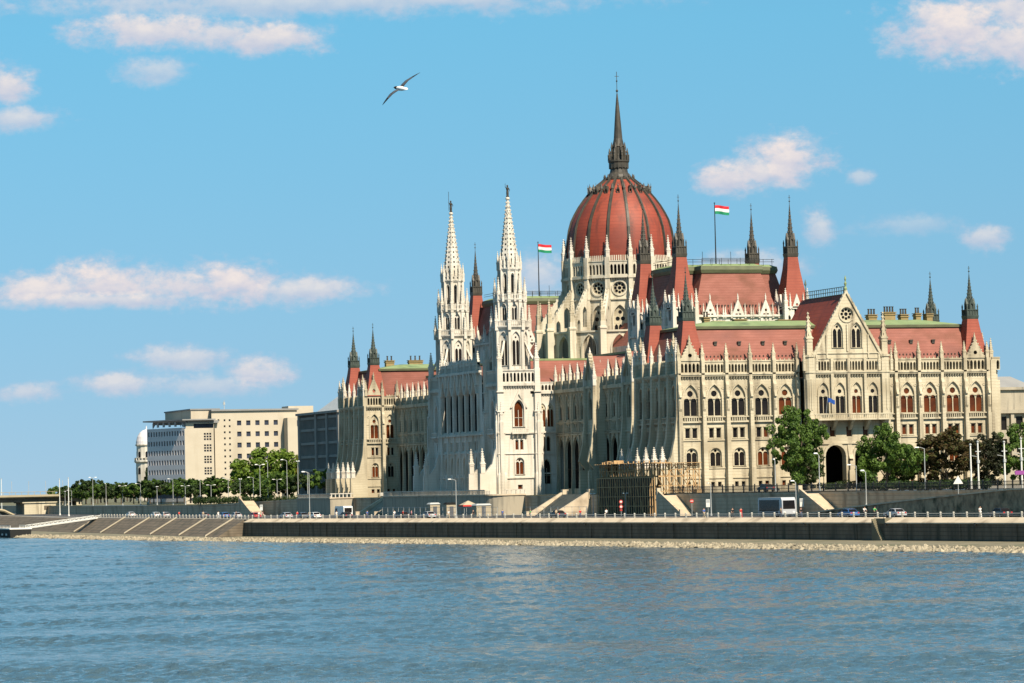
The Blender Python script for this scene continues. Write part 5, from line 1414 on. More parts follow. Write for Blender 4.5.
# ------------------------------------------------------------------ scaffolding at the near pavilion
def scaffold():
    t = thing('scaffolding', 'timber scaffolding with plank deck wrapped round the near pavilion corner', 'scaffolding')
    fr = MB(); xw, yS, yN, xe = -42.0, -131.0, -99.0, -33.6; zb, zt = QZ, 14.3
    ny = 22
    for k in range(ny+1):
        y = yS+(yN-yS)*k/ny
        for x in (xw, xw+2.2): fr.box(x-.09, x+.09, y-.09, y+.09, QZ-.05 if x == xw else TZ, zt+(.5 if k % 2 else 0))
        fr.box(xw, xw+2.2, y-.06, y+.06, 11.7, 11.85)
    nx = 7
    for k in range(nx+1):
        x = xw+(xe-xw)*k/nx
        for y in (yS, yS+2.0): fr.box(x-.09, x+.09, y-.09, y+.09, (QZ-.05 if x < -41.5 else TZ-.05), zt)
    for z in (TZ+.4, 10.0, 11.7, 13.0, 13.9):
        fr.box(xw-.08, xw+.08, yS, yN, z-.07, z+.07); fr.box(xw, xe, yS-.08, yS+.08, z-.07, z+.07)
    def brace(p, q): fr.tube([p, q], .09, 4)
    for k in range(5):
        x0 = xw+(xe-xw)*k/5; x1 = xw+(xe-xw)*(k+1)/5
        for za, zc in ((11.7,13.9),(TZ+.2,11.5)):
            brace((x0,yS-.12,za),(x1,yS-.12,zc)) if k % 2 else brace((x0,yS-.12,zc),(x1,yS-.12,za))
            if k in (1,3): brace((x0,yS-.12,zc),(x1,yS-.12,za))
    for k in range(16):
        y0 = yS+(yN-yS)*k/16; y1 = yS+(yN-yS)*(k+1)/16
        brace((xw-.12,y0,11.8),(xw-.12,y1,13.9)) if k % 2 else brace((xw-.12,y0,13.9),(xw-.12,y1,11.8))
    for k in range(26):                       # lower frame outside the sheeting
        y = yS+(yN-yS)*k/25; fr.box(xw-.78, xw-.64, y-.07, y+.07, QZ-.03, 11.7)
        if k < 25:
            y1 = yS+(yN-yS)*(k+1)/25
            for za, zc in ((QZ+.2,7.9),(8.1,11.6)):
                if (k+int(za)) % 3 == 0: fr.tube([(xw-.72,y,za),(xw-.72,y1,zc)], .06, 4)
    for z in (6.2, 8.0, 9.9, 11.6): fr.box(xw-.76, xw-.66, yS, yN, z-.06, z+.06)
    mk('frame', fr, M['wood'], t)
    pl = MB(); rs = random.Random(2)
    for k in range(40):
        y = yS-.6+(yN-yS+.9)*k/40; pl.box(xw-1.0-rs.random()*.5, xw+2.6, y, y+.78, zt, zt+.07+.06*rs.random())
    for k in range(11):
        x = xw-.6+(xe-xw+1.0)*k/11; pl.box(x, x+.8, yS-.9-rs.random()*.4, yS+2.3, zt-.1, zt-.03+.05*rs.random())
    pl.box(xw, xw+2.2, yS, yN, 11.85, 11.93); pl.box(xw+2.3, xe, yS, yS+2.0, 11.86, 11.94)
    for k in range(4): y = yN-1-k*1.9; pl.box(xw+.2, xw+2.2, y-.8, y+.6, zt+.13, zt+.5+.3*rs.random())
    mk('plank_deck', pl, M['wood'], t)
    nt_ = MB(); rg = []
    for k in range(60):
        y = yS+2.2+(yN-yS-2.2)*k/59; d = .28*sin(k*1.7)+.16*sin(k*.6+.4)
        rg.append([(xw-.32+d,y,QZ+.05),(xw-.3+d*.5,y,11.6),(xw-.24+d*.5,y,11.6),(xw-.26+d,y,QZ+.05)])
    nt_.rings(rg); mk('netting', nt_, M['netting'], t)
    by = MB()
    by.box(-35.0, -33.9, -133.2, -131.4, TZ-.05, 9.2); mk('stair_base', by, M['wood'], t)
scaffold()

# ------------------------------------------------------------------ vehicles
def extrude_profile(prof_lo, w):
    pass
def car_proto():
    t = thing('parked_car', 'x', 'car')
    L_, W = 4.3, 1.74
    b = MB()
    lower = [(-2.15,.38),(-2.12,.72),(-2.0,.92),(-1.0,.98),(.75,.98),(1.75,.86),(2.1,.70),(2.15,.38)]
    hw = lambda z: W/2*(.97 if z < .5 else (1.0 if z < .8 else .95))
    b.rings([[(x, -hw(z), z) for x, z in lower], [(x, hw(z), z) for x, z in lower]])
    roof = [(-1.55,.97),(-1.15,1.38),(-.2,1.46),(.35,1.42),(1.05,.97)]
    b.rings([[(x, -W/2*(.93-.2*(z-.97)/.5), z) for x, z in roof], [(x, W/2*(.93-.2*(z-.97)/.5), z) for x, z in roof]])
    mk('body', b, M['car_silver'], t)
    g = MB()
    for s in (-1, 1):
        yb, yt = s*W/2*.935, s*W/2*.80
        g.add([(-1.35,yb,1.02),(-1.02,yt,1.34),(-.22,yt*.985,1.40),(-.25,yb,1.02)], [(0,1,2,3)]); g.add([(-.17,yb,1.02),(-.15,yt*.985,1.40),(.32,yt,1.37),(.85,yb,1.02)], [(0,1,2,3)])
    g.add([(1.07,-.72,1.0),(1.07,.72,1.0),(.42,.62,1.41),(.42,-.62,1.41)], [(0,1,2,3)]); g.add([(-1.575,-.72,1.0),(-1.575,.72,1.0),(-1.2,.62,1.37),(-1.2,-.62,1.37)], [(0,1,2,3)])
    mk('windows', g, M['pane'], t)
    for x in (-1.32, 1.32):
        for s in (-1, 1):
            wl = MB(); wl.rings([[(x+.32*cos(a*pi/6), s*yy_, .32+.32*sin(a*pi/6)) for a in range(12)] for yy_ in (.66, .88)])
            o = mk('wheel', wl, M['rubber'], t)
            rm = MB(); rm.rings([[(x+.19*cos(a*pi/5), s*yy_, .32+.19*sin(a*pi/5)) for a in range(10)] for yy_ in (.86, .895)]); mk('rim', rm, M['rim'], o)
    for s in (-1, 1):
        h = MB(); h.box(2.06, 2.14, s*.62-.17, s*.62+.17, .66, .80); mk('headlight', h, M['headlight'], t)
        k = MB(); k.box(-2.14, -2.06, s*.64-.14, s*.64+.14, .70, .88); mk('tail_light', k, M['tail'], t)
    return t
CAR = car_proto(); cfirst = [True]
def car(x, y, z, rz, color, label, group=None):
    if cfirst[0]: cfirst[0] = False; o = CAR; o.location = (x,y,z); o.rotation_euler[2] = rz; o['label'] = label; paint(o, {'body': M[color]})
    else: o = copy_tree(CAR, (x,y,z), rz, label, None, None, {'body': M[color]})
    if group: o['group'] = group
    return o
def ry(y): return atan2(8.5, -(quay(y+4.25)-quay(y-4.25))) if False else pi/2 + .1
zr = QZ-.03
car(-52.0, -242, zr, ry(0), 'car_blue', 'blue car on the lower road beside the two cyclists')
car(-51.0, -257.5, zr, ry(0), 'car_silver', 'silver car on the lower road before the dark ramp')
car(-48.6, -289, zr, ry(0), 'car_dark', 'dark blue car below the ramp near the bare white masts')
car(-36.8, -171.5, TZ+.004, pi/2, 'car_dark', 'black car parked on the terrace behind the iron railing')
car(-72.8, 194.5, zr, ry(0), 'car_white', 'white car on the far road at the domed turret end')
car(-74.3, 157, zr, ry(0), 'car_white', 'white car on the far road, the nearer of two white ones below the office block')
car(-74.9, 143, zr, ry(0), 'car_silver', 'silver car on the far road beside two white cars')
car(-75.6, 97.5, zr, ry(0), 'car_grey', 'grey car on the far road just past the blue car')
car(-76.1, 74.0, zr, ry(0), 'car_blue', 'small blue car on the far road above the last pale stair')
car(-76.5, 60.5, zr, ry(0), 'car_silver', 'silver car on the far road next to the blue car')
car(-77.2, 39.5, zr, ry(0), 'car_red', 'dark red car at the end of the quay wall')
car(-76.9, 12.5, zr, ry(0), 'car_silver', 'silver car below the tall bright green tree')
car(-76.1, 1.5, zr, ry(0), 'car_grey', 'grey car below the stair through the retaining wall')
car(-75.2, -5.5, zr, ry(0), 'car_white', 'white car next to the white van before the dark glass building')
car(-73.3, -24, zr, ry(0), 'car_dark', 'dark car on the quay road before the twin turret pavilion')
car(-68.5, -69, zr, ry(0), 'car_silver', 'silver car before the loggia between the white towers')
car(-70.2, -56, zr, ry(0), 'car_dark', 'black car below the stair beside the far pavilion')
car(-60.5, -126, zr, ry(0), 'car_dark', 'black car before the wide stair beside the near tower')

def big_vehicle(name, label, cat, loc, rz, L_, W, H, body, stripe, van=False):
    t = thing(name, label, cat, loc, rz)
    b = MB()
    prof_ = [(-L_/2,.45),(-L_/2,H-.25),(-L_/2+.3,H),(L_/2-.5,H),(L_/2-.12,H-.5),(L_/2,1.3),(L_/2,.45)]
    b.rings([[(x,-W/2,z) for x,z in prof_],[(x,W/2,z) for x,z in prof_]]); mk('body', b, M[body], t)
    g = MB(); z0, z1 = (1.05, H-.42) if not van else (1.2, H-.5)
    for s in (-1, 1): g.box(-L_/2+.5 if not van else L_/2-1.7, L_/2-1.3 if not van else L_/2-.5, s*W/2-.01, s*W/2+.015, z0, z1)
    mk('side_window', g, M['pane'], t)
    f = MB(); f.add([(L_/2+.02,-W/2+.15,1.35),(L_/2+.02,W/2-.15,1.35),(L_/2-.1,W/2-.2,H-.5),(L_/2-.1,-W/2+.2,H-.5)], [(0,1,2,3)]); mk('windscreen', f, M['pane'], t)
    r = MB(); r.box(-L_/2-.03, -L_/2+.02, -W/2+.2, W/2-.2, 1.3, H-.4); mk('rear_window', r, M['pane'], t)
    if stripe: sm = MB(); [sm.box(-L_/2+.2, L_/2-1.8, s*W/2-.01, s*W/2+.02, .6, 1.15) for s in (-1,1)]; mk('lower_panel', sm, M[stripe], t)
    for x in (-L_/2+1.1*L_/6, L_/2-L_/4.5):
        for s in (-1, 1):
            wl = MB(); wl.rings([[(x+.48*cos(a*pi/6), s*yy_, .48+.48*sin(a*pi/6)) for a in range(12)] for yy_ in (W/2-.3, W/2+.02)]); o = mk('wheel', wl, M['rubber'], t)
            rm = MB(); rm.rings([[(x+.28*cos(a*pi/5), s*yy_, .48+.28*sin(a*pi/5)) for a in range(10)] for yy_ in (W/2, W/2+.04)]); mk('rim', rm, M['rim'], o)
    for s in (-1, 1):
        h = MB(); h.box(L_/2-.02, L_/2+.03, s*(W/2-.4)-.2, s*(W/2-.4)+.2, .7, .95); mk('headlight', h, M['headlight'], t)
    return t
big_vehicle('coach', 'white and grey coach with dark windows by the retaining wall', 'bus', (-48.0,-203.2,zr), -pi/2, 10.6, 2.5, 3.3, 'car_silver', 'car_grey')
big_vehicle('white_van', 'white van with dark rear glass facing away on the quay road', 'van', (-72.3,-19.0,zr), pi/2+.1, 5.4, 2.1, 2.7, 'car_white', None, True)

# kiosks, awning, barriers below the towers
M['cabin_cream'] = mat('cabin_cream', (.36,.31,.22), (.42,.36,.26), (1,1,1))
def kiosk(x, y, label, w=2.2, h=2.6, roof='grey_metal'):
    t = thing('site_cabin', label, 'cabin', (x, y, QZ-.03)); b = MB(); b.box(-w/2,w/2,-w/2,w/2,0,h); mk('cabin_wall', b, M['cabin_cream'], t)
    r = MB(); r.rings([[(-w/2-.15,-w/2-.15,h),(w/2+.15,-w/2-.15,h),(w/2+.15,w/2+.15,h),(-w/2-.15,w/2+.15,h)],[(-w/2+.2,-w/2+.2,h+.35),(w/2-.2,-w/2+.2,h+.35),(w/2-.2,w/2-.2,h+.35),(-w/2+.2,w/2-.2,h+.35)]]); mk('roof', r, M[roof], t)
    d = MB(); d.box(-.45,.45,-w/2-.04,-w/2+.01,.05,2.1); mk('door', d, M['car_grey'], t)
kiosk(-51, -16, 'cream cabin below the loggia, farther of the pair'); kiosk(-51, -28, 'cream cabin below the loggia, nearer of the pair with dark goods on top', roof='shade_and_goods'); kiosk(-51, -50, 'low wide cream cabin below the near white tower', 3.2, 2.3)
t = thing('awning', 'small white and red awning on posts below the loggia', 'awning', (-51.5,-42.5,QZ-.03)); a = MB()
for x in (-1.3,1.3):
    for y in (-1.3,1.3): a.tube([(x,y,0),(x,y,2.4)], .05, 5)
mk('posts', a, M['grey_metal'], t); a = MB(); a.rings([[(-1.6,-1.6,2.4),(1.6,-1.6,2.4),(1.6,1.6,2.4),(-1.6,1.6,2.4)],[(-.1,-.1,3.3),(.1,-.1,3.3),(.1,.1,3.3),(-.1,.1,3.3)]]); mk('canopy', a, M['cabin_cream'], t)
a = MB(); a.box(-1.65,1.65,-1.66,-1.6,2.1,2.42); a.box(-1.66,-1.6,-1.65,1.65,2.1,2.42); mk('valance', a, M['red_paint'], t)
mb = MB()
for k in range(34):
    y = -120+4.2*k; x = -52.5
    if abs(y+75) < 9: continue
    mb.box(x-.03,x+.03,y,y+.06,zr,zr+2.0); mb.box(x-.02,x+.02,y,y+4.2,zr+1.9,zr+1.96); mb.box(x-.02,x+.02,y,y+4.2,zr+.9,zr+.96)
props(mk('site_fence', mb, M['grey_metal']), 'light metal site fence along the terrace foot below the towers', 'fence')

# ------------------------------------------------------------------ people
def skin_mesh(verts, edges, radii, name, root=0, sub=1):
    me = bpy.data.meshes.new('tmp'); me.from_pydata(verts, edges, [])
    o = bpy.data.objects.new('tmp', me); COL.objects.link(o)
    o.modifiers.new('s', 'SKIN')
    for i, d in enumerate(me.skin_vertices[0].data):
        r = radii[i]; d.radius = (r, r) if not isinstance(r, tuple) else r; d.use_root = (i == root)
    sb = o.modifiers.new('u', 'SUBSURF'); sb.levels = sub; sb.render_levels = sub
    dg = bpy.context.evaluated_depsgraph_get(); dg.update()
    out = bpy.data.meshes.new_from_object(o.evaluated_get(dg)); out.name = name
    bpy.data.objects.remove(o); out.polygons.foreach_set('use_smooth', [True]*len(out.polygons)); return out
def person_meshes(pose):
    # facing +x, standing 1.72 m
    if pose == 'walk': fl, fr_, kl, kr, al, ar = (.28,.09,.05), (-.30,-.09,.08), (.16,.09,.48), (-.06,-.09,.47), (-.22,.22,.86), (.24,-.22,.88)
    elif pose == 'ride': fl, fr_, kl, kr, al, ar = (.10,.12,.34), (.04,-.12,.18), (.32,.12,.74), (.30,-.12,.62), (.50,.22,1.02), (.50,-.22,1.02)
    else: fl, fr_, kl, kr, al, ar = (.02,.11,.05), (.0,-.11,.05), (.02,.10,.48), (.01,-.10,.48), (.04,.26,.84), (.02,-.26,.84)
    lean = .16 if pose == 'ride' else .02; hz = .92
    V = [(0,0,hz),(0,0,hz+.18),(lean*.6,0,hz+.38),(lean,0,hz+.52),(lean+.02,0,hz+.60),(lean+.04,0,hz+.68),(lean+.05,0,hz+.76),
         (0,.09,hz-.05),kl,fl,(fl[0]+.17,fl[1],max(.03,fl[2]-.02)),(0,-.09,hz-.05),kr,fr_,(fr_[0]+.17,fr_[1],max(.03,fr_[2]-.02)),
         (lean,.18,hz+.48),((lean+al[0])/2-.03,.24,(hz+.48+al[2])/2),al,(al[0]+.05,al[1],al[2]-.09),
         (lean,-.18,hz+.48),((lean+ar[0])/2-.03,-.24,(hz+.48+ar[2])/2),ar,(ar[0]+.05,ar[1],ar[2]-.09)]
    E = [(0,1),(1,2),(2,3),(3,4),(4,5),(5,6),(0,7),(7,8),(8,9),(9,10),(0,11),(11,12),(12,13),(13,14),(3,15),(15,16),(16,17),(17,18),(3,19),(19,20),(20,21),(21,22)]
    r = [.13,.12,.13,.10,.055,.085,.09,.085,.06,.045,.04,.085,.06,.045,.04,.06,.045,.035,.03,.06,.045,.035,.03]
    body = skin_mesh(V, E, r, 'body')
    tv = [0,1,2,3,15,16,19,20]; shirt = skin_mesh([V[i] for i in tv], [(0,1),(1,2),(2,3),(3,4),(4,5),(3,6),(6,7)], [.155,.15,.165,.135,.085,.07,.085,.07], 'shirt')
    tv = [0,7,8,9,11,12,13]; pants = skin_mesh([V[i] for i in tv], [(0,1),(1,2),(2,3),(0,4),(4,5),(5,6)], [.15,.11,.085,.07,.11,.085,.07], 'trousers')
    hair = skin_mesh([(lean+.02,0,hz+.74),(lean+.03,0,hz+.80)], [(0,1)], [.10,.095], 'hair')
    return [(n, m) for n, m in (('body', body), ('shirt', shirt), ('trousers', pants), ('hair', hair))]
PM = {p: person_meshes(p) for p in ('stand', 'walk', 'ride')}
for p in PM:
    for n, m in PM[p]: m.materials.clear(); m.materials.append(M['skin'])
def person(pose, x, y, z, rz, shirt, pants, label):
    d = dict(PM[pose])
    t = obj('person', d['body'], None, (x,y,z), rz); props(t, label, 'person')
    for n, mt in (('shirt', shirt), ('trousers', pants), ('hair', 'hair')):
        c = obj(n, d[n], t); c.material_slots[0].link = 'OBJECT'; c.material_slots[0].material = M[mt]
    return t
def bicycle(x, y, z, rz, label):
    t = thing('bicycle', label, 'bicycle', (x,y,z), rz)
    for xx in (-.52, .52):
        w_ = MB(); pts = [(xx+.33*cos(a*pi/9), 0, .34+.33*sin(a*pi/9)) for a in range(19)]; w_.tube(pts, .022, 5); mk('wheel', w_, M['rubber'], t)
    f = MB()
    for a, b in (((-.52,0,.34),(-.05,0,.30)),((-.05,0,.30),(-.18,0,.86)),((-.18,0,.78),(.36,0,.80)),((-.05,0,.30),(.36,0,.78)),((-.52,0,.34),(-.17,0,.78)),((.52,0,.34),(.34,0,.98))): f.tube([a,b], .02, 5)
    mk('frame', f, M['iron'], t)
    s = MB(); s.rings([[(-.32,-.08,.88),(-.05,-.03,.88),(-.05,.03,.88),(-.32,.08,.88)],[(-.32,-.07,.93),(-.05,-.02,.92),(-.05,.02,.92),(-.32,.07,.93)]]); mk('saddle', s, M['rubber'], t)
    h = MB(); h.tube([(.40,-.26,1.0),(.34,0,.99),(.40,.26,1.0)], .02, 5); mk('handlebar', h, M['iron'], t)
S_ = -pi/2
PL = [('walk',-56.6,-208.2,'cloth_red','cloth_red','person all in red walking on the quay below the bus',S_),('walk',-56.9,-205.2,'cloth_black','cloth_black','person in black walking beside the one in red',S_),
 ('walk',-72.4,-58,'cloth_white','cloth_jeans','person in white shirt near the black car below the far stair',1.6),('stand',-71.2,-66,'cloth_pink','cloth_black','person in pink top beside the silver car before the loggia',0),
 ('walk',-69.8,-87,'cloth_white','cloth_beige','person in white and beige near the tall lamp before the towers',S_),('stand',-66.8,-112,'cloth_blue','cloth_jeans','person in blue standing before the near white tower',1),
 ('walk',-64.2,-136,'cloth_beige','cloth_black','person in beige top near the wide shaded stair',1.6),('walk',-50.6,-286.5,'cloth_white','cloth_white','person in white at the quay posts before the ramp',S_),
 ('walk',-80.4,23,'cloth_white','cloth_jeans','person in white shirt at the end of the quay wall, the taller looking of two',1.6),('stand',-80.8,18.2,'cloth_pink','cloth_beige','person in pink at the end of the quay wall',0),
 ('walk',-79.4,66,'cloth_white','cloth_white','person all in white beside the blue car on the far road',1.6),('stand',-79.5,81,'cloth_beige','cloth_jeans','person in beige at the top of the pale revetment stair',1.6),
 ('walk',-78.9,-5,'cloth_red','cloth_jeans','person in red top near the white car by the van',1.6),('walk',-78.0,-12,'cloth_beige','cloth_beige','person in beige clothes walking by the tall quay lamp',1.6),
 ('stand',-71.8,-62,'cloth_red','cloth_black','person in red top beside the one in pink before the loggia',0)]
PL += [('walk',-58.4,-196,'cloth_blue','cloth_beige','person in blue top on the quay just behind the bus',1.6),('stand',-55.2,-222,'cloth_beige','cloth_jeans','person in beige top leaning near the quay posts before the blue car',0),
 ('walk',-54.6,-229,'cloth_black','cloth_jeans','person in black top walking before the blue car',S_),('walk',-62.3,-158,'cloth_white','cloth_black','person in white and black before the pale scaffold stair',1.6),
 ('walk',-63.4,-147,'cloth_red','cloth_jeans','person in red top at the dark end of the scaffolding',S_),('stand',-65.6,-125,'cloth_green','cloth_jeans','person in green top before the wide shaded stair',0),
 ('walk',-68.2,-98,'cloth_black','cloth_black','person in black clothes beside the tall lamp before the towers',1.6),('walk',-73.6,-42,'cloth_blue','cloth_jeans','person in blue near the far rounded end of the stone terrace',1.6),
 ('walk',-76.4,-28,'cloth_white','cloth_beige','person in white top by the dark car before the twin turret pavilion',S_),('walk',-80.0,46,'cloth_black','cloth_jeans','person in black top above the last pale stair',1.6),
 ('walk',-79.2,108,'cloth_red','cloth_black','person in red top on the far road beyond the grey car',1.6),('stand',-78.6,128,'cloth_white','cloth_jeans','person in white top beside the white cars on the far road',0)]
for p, x, y, s, q, lb, a in PL: person(p, x, y, QZ+.005, a, s, q, lb)
for x, y, s, lb, lb2 in ((-53.2,-251,'cloth_white','person in white shirt riding a bicycle along the quay','dark bicycle ridden by the person in white'),(-53.0,-254.4,'cloth_green','person in bright green shirt riding a bicycle along the quay','dark bicycle ridden by the person in green')):
    bicycle(x, y, QZ+.005, S_+.07, lb2); person('ride', x, y+.18, QZ+.02, S_+.07, s, 'cloth_black', lb)

# ------------------------------------------------------------------ flags
def flag(x, y, z0, h, fw, label, lab2, ph):
    p = MB(); p.tube([(0,0,0),(0,0,h)], [.16,.09], 6); p.lathe(0,0,[(.05,h),(.2,h+.15),(.05,h+.3)], 8)
    t = thing('flagpole', label, 'flagpole', (x,y,z0)); mk('pole', p, M['iron'], t)
    m = MB(); m.lathe(0,0,[(.4,0),(.4,.3),(.2,.5)], 8); mk('pole_base', m, M['iron'], t)
    f = MB(); n = 14; fh = fw*.62; d = Vector((cos(-.25), sin(-.25), 0)); s = Vector((sin(.25), cos(.25), 0))
    for st in range(3):
        for side in (0, .05):
            vs = []
            for i in range(n+1):
                u = i/n; off = s*(.28*sin(u*7+ph)*u**.5 + side); zz = -.18*fw*.5*u**1.5 + .08*sin(u*6+ph)
                for k in (0, 1): vs.append(Vector((x,y,z0+h-.35-fh*(st+k)/3+zz)) + d*(fw*u+.1) + off)
            f.add(vs, [(2*i,2*i+2,2*i+3,2*i+1) for i in range(n)], st)
    props(mk('flag', f, [M['flag_red'], M['flag_white'], M['flag_green']]), lab2, 'flag')
flag(-1.9, -63, 56, 13.2, 3.0, 'dark flagpole on the red roof beside the dome, near the tall dark spires', 'red white green flag flying from the pole behind the near red roof', .4)
flag(-.75, 56, 56, 13.5, 3.2, 'dark flagpole between the near white tower and the dome', 'red white green flag between the white tower and the dome', 1.6)
f = MB(); n = 10; vs = []
for i in range(n+1):
    u = i/n
    for k in (0, 1): vs.append((-4.6+1.6*u, -126.2-.25*sin(u*5), 26.2-.85*k-.35*u+.1*sin(u*6)))
f.add(vs, [(2*i,2*i+2,2*i+3,2*i+1) for i in range(n)]); f.add([(a,b-.04,c) for a,b,c in vs], [(2*i,2*i+1,2*i+3,2*i+2) for i in range(n)])
f.tube([(-4.65,-125.4,23.2),(-4.65,-126.3,26.6)], .05, 5, 1)
props(mk('flag', f, [M['eu_blue'], M['grey_metal']]), 'small blue flag over the gateway balcony', 'flag')

# ------------------------------------------------------------------ other buildings
M['office'] = mat('office_cream', (.47,.41,.315), (.52,.46,.36), (.15,.15,.3), c3=(.42,.36,.27), s3=(.2,.2,.05))
M['office_side'] = mat('office_panel', (.62,.58,.58), (.70,.66,.65), (.2,.2,.4))
M['pier_stone'] = mat('dark_pier_stone', (.24,.225,.21), (.34,.31,.28), (.4,.4,.4))
M['roof_grey'] = mat('flat_roof_grey', (.20,.20,.20), (.27,.27,.26), (.3,.3,.3))
OFL = 22.5
def office():
    t = thing('office_block', 'large cream modernist office block with shaded window bands and flat roof', 'building', (-32.5,300,TZ))
    w = MB(); sh = MB(); z1 = 31.7; X0, Y0, Y1 = -32.5, 300.0, 357.0
    frS = Fr((X0, Y0), (1, 0)); frW = Fr((X0, Y1), (0, -1))
    # south face of the river wing: four-by-three window groups
    W1 = 9.4; holes = []
    for g in range(5):
        for i in range(3):
            for j in range(3): holes.append(rect(6.3+i*.85, 12.6+g*3.5+j*.82, .62, .58))
    holes.append(rect(7.6, 9.2, 5.0, 1.5))
    w.panel(frS, rect(W1/2, TZ-.5, W1, 30.2-TZ+.5), holes, 0, .3)
    sh.panel(frS, rect(W1/2, TZ, W1-.1, 21), [], -.3, 0)
    w.box(X0+W1-.3, X0+W1, Y0, Y0+2.6, TZ-.5, 30.2)
    w.panel(frS, rect(W1/2+.3, 30.2, W1-.6, 1.7), [rect(W1/2+1.5, 30.35, 6.2, 1.35)], -1.0, .3); sh.panel(frS, rect(W1/2+.3, 30.2, W1-.8, 1.7), [], -1.5, 0)
    # river face, turned a little to the south-west: seven window bands
    L_ = OFL; side = MB(); hs = []
    ux, uy = sin(R(162)), cos(R(162)); FX, FY = X0-ux*L_, Y0-uy*L_
    frW = Fr((FX, FY), (ux, uy))
    for g in range(6):
        for k in range(14): hs.append(rect(1.0+k*(L_-2.0)/13, 13.4+g*2.95, .85, 1.45))
    hs.append(rect(L_/2, 9.0, L_-3, 3.0))
    side.panel(frW, rect(L_/2, TZ-.5, L_, 30.6-TZ+.5), hs, 0, .25)
    sh.panel(frW, rect(L_/2, TZ, L_-.1, 22), [], -.27, 0)
    side.panel(Fr(frW.p(0,-1.3,0)[:2], frW.u), rect(L_/2, 30.6, L_-3, 2.2), [rect(2.5+k*(L_-5)/5, 31.0, 2.6, 1.4) for k in range(6)], 0, .3)
    def slab(mb, o0, o1, z0, z1, dx=0.0):
        q = [frW.p(-o0,o0,0), frW.p(L_+o0*.3,o0,0), (X0+W1+o1, Y0-o0*.8, 0), (X0+W1+o1, FY+8, 0), (FX+6, FY+8, 0)]
        mb.rings([[(x,y,z0) for x,y,_ in q],[(x,y,z1) for x,y,_ in q]])
    # main block set back
    w2 = [0]; frM = Fr((X0+W1-.3, Y0+2.6), (1, 0)); Wm = 27.0; hm = []
    for r_ in range(12):
        for i in range(2): hm.append(rect(4.1+i*1.6, 12.0+r_*1.85, .55, .6))
    hm.append(rect(2.2, 32.4, .55, .6))
    for c in range(5):
        for r_ in range(7): hm.append(rect(8.7+c*2.9, 10.6+r_*3.4, 1.35, 1.5))
    w.panel(frM, rect(Wm/2, TZ-.5, Wm, 35.5-TZ+.5), hm, 0, .35); sh.panel(frM, rect(Wm/2, TZ, Wm-.1, 26), [], -.36, 0)
    w.box(X0+W1+Wm-.3, X0+W1+Wm-.2, Y0+2.6, Y0+20, TZ-.5, 35.5)
    # rear right wing
    w.box(X0+W1+Wm-4.5, X0+W1+Wm+9, Y0-2.2, Y0+2.4, TZ-.5, 33.0); sh.box(X0+W1+Wm-1.5, X0+W1+Wm+8, Y0-2.26, Y0-2.21, 30.4, 32.2)
    w.box(X0+.5, X0+W1+Wm+4, Y0+.4, Y1, 6.5, TZ-.4); slab(w, -.2, 0, 6.5, TZ-.4); wall = mk('wall', w, M['office'], t, world=True); mk('river_wall', side, M['office_side'], t, world=True)
    mk('window_glass', sh, M['glass_blue'], t, world=True)
    r = MB(); slab(r, .9, .2, 32.75, 33.15); slab(r, -1.5, 1.6, 31.9, 32.7); r.box(X0+W1-.4, X0+W1+Wm+.2, Y0+2.0, Y0+26, 35.5, 36.0)
    r.box(X0+3, X0+W1+3, Y0+5, Y1-16, 36.0, 36.4)
    mk('roof', r, M['roof_grey'], t, world=True)
    p = MB(); p.box(X0+3.3, X0+W1+2.7, Y0+5.3, Y1-16.3, 33.16, 36.0); mk('roof_cabin', p, M['office'], t, world=True); p = MB(); p.box(X0+W1+Wm-2, X0+W1+Wm+6, Y0+6, Y0+14, 33, 36.8); mk('roof_cabin', p, M['office'], t, world=True)
    a = MB(); a.tube([(X0+15,Y0+10,36),(X0+15,Y0+10,39)], .12, 5); a.box(X0+14.7,X0+15.3,Y0+9.8,Y0+10.2,37.6,38.4); mk('antenna', a, M['grey_metal'], t, world=True)
office()
def dark_block():
    t = thing('glass_building', 'dark glazed building with stone piers beside the far pavilion', 'building', (-30,136,TZ))
    X0, Y0, Y1, z1 = -29.0, 137.0, 178.0, 31.5; L_ = Y1-Y0
    frW = Fr((X0, Y1), (0, -1)); frN = None
    w = MB(); w.box(X0+.4, X0+34, Y0+.4, Y1-.4, TZ-.5, z1-.6); mk('core', w, M['pane'], t, world=True)
    p = MB()
    for y in (Y0, Y0+11, Y0+22, Y1-1.6): p.box(X0-.5, X0+1.0, y, y+1.6, TZ-.5, z1)
    for k in range(40): y = Y0+1.6+k*(L_-3)/39; p.box(X0+.05, X0+.39, y-.08, y+.08, TZ, z1-.7)
    for z in (12, 15.6, 19.2, 22.8, 26.4, 29.6): p.box(X0-.1, X0+.39, Y0, Y1, z, z+.7)
    p.box(X0+.1, X0+33, Y0+.2, Y1-.2, 6.5, TZ-.2); p.box(X0-.9, X0+34, Y0-.6, Y1+.6, z1-.6, z1); p.box(X0, X0+34, Y0-.3, Y0+.39, TZ-.5, z1-.7)
    mk('pier', p, M['pier_stone'], t, world=True)
    r = MB(); r.rings([[(X0+1,Y0+.5,z1),(X0+33,Y0+.5,z1),(X0+33,Y1-14,z1),(X0+1,Y1-14,z1)],[(X0+7,Y0+7,36.6),(X0+26,Y0+7,36.6),(X0+26,Y1-20,36.6),(X0+7,Y1-20,36.6)]])
    mk('roof', r, M['grey_metal'], t, world=True)
dark_block()
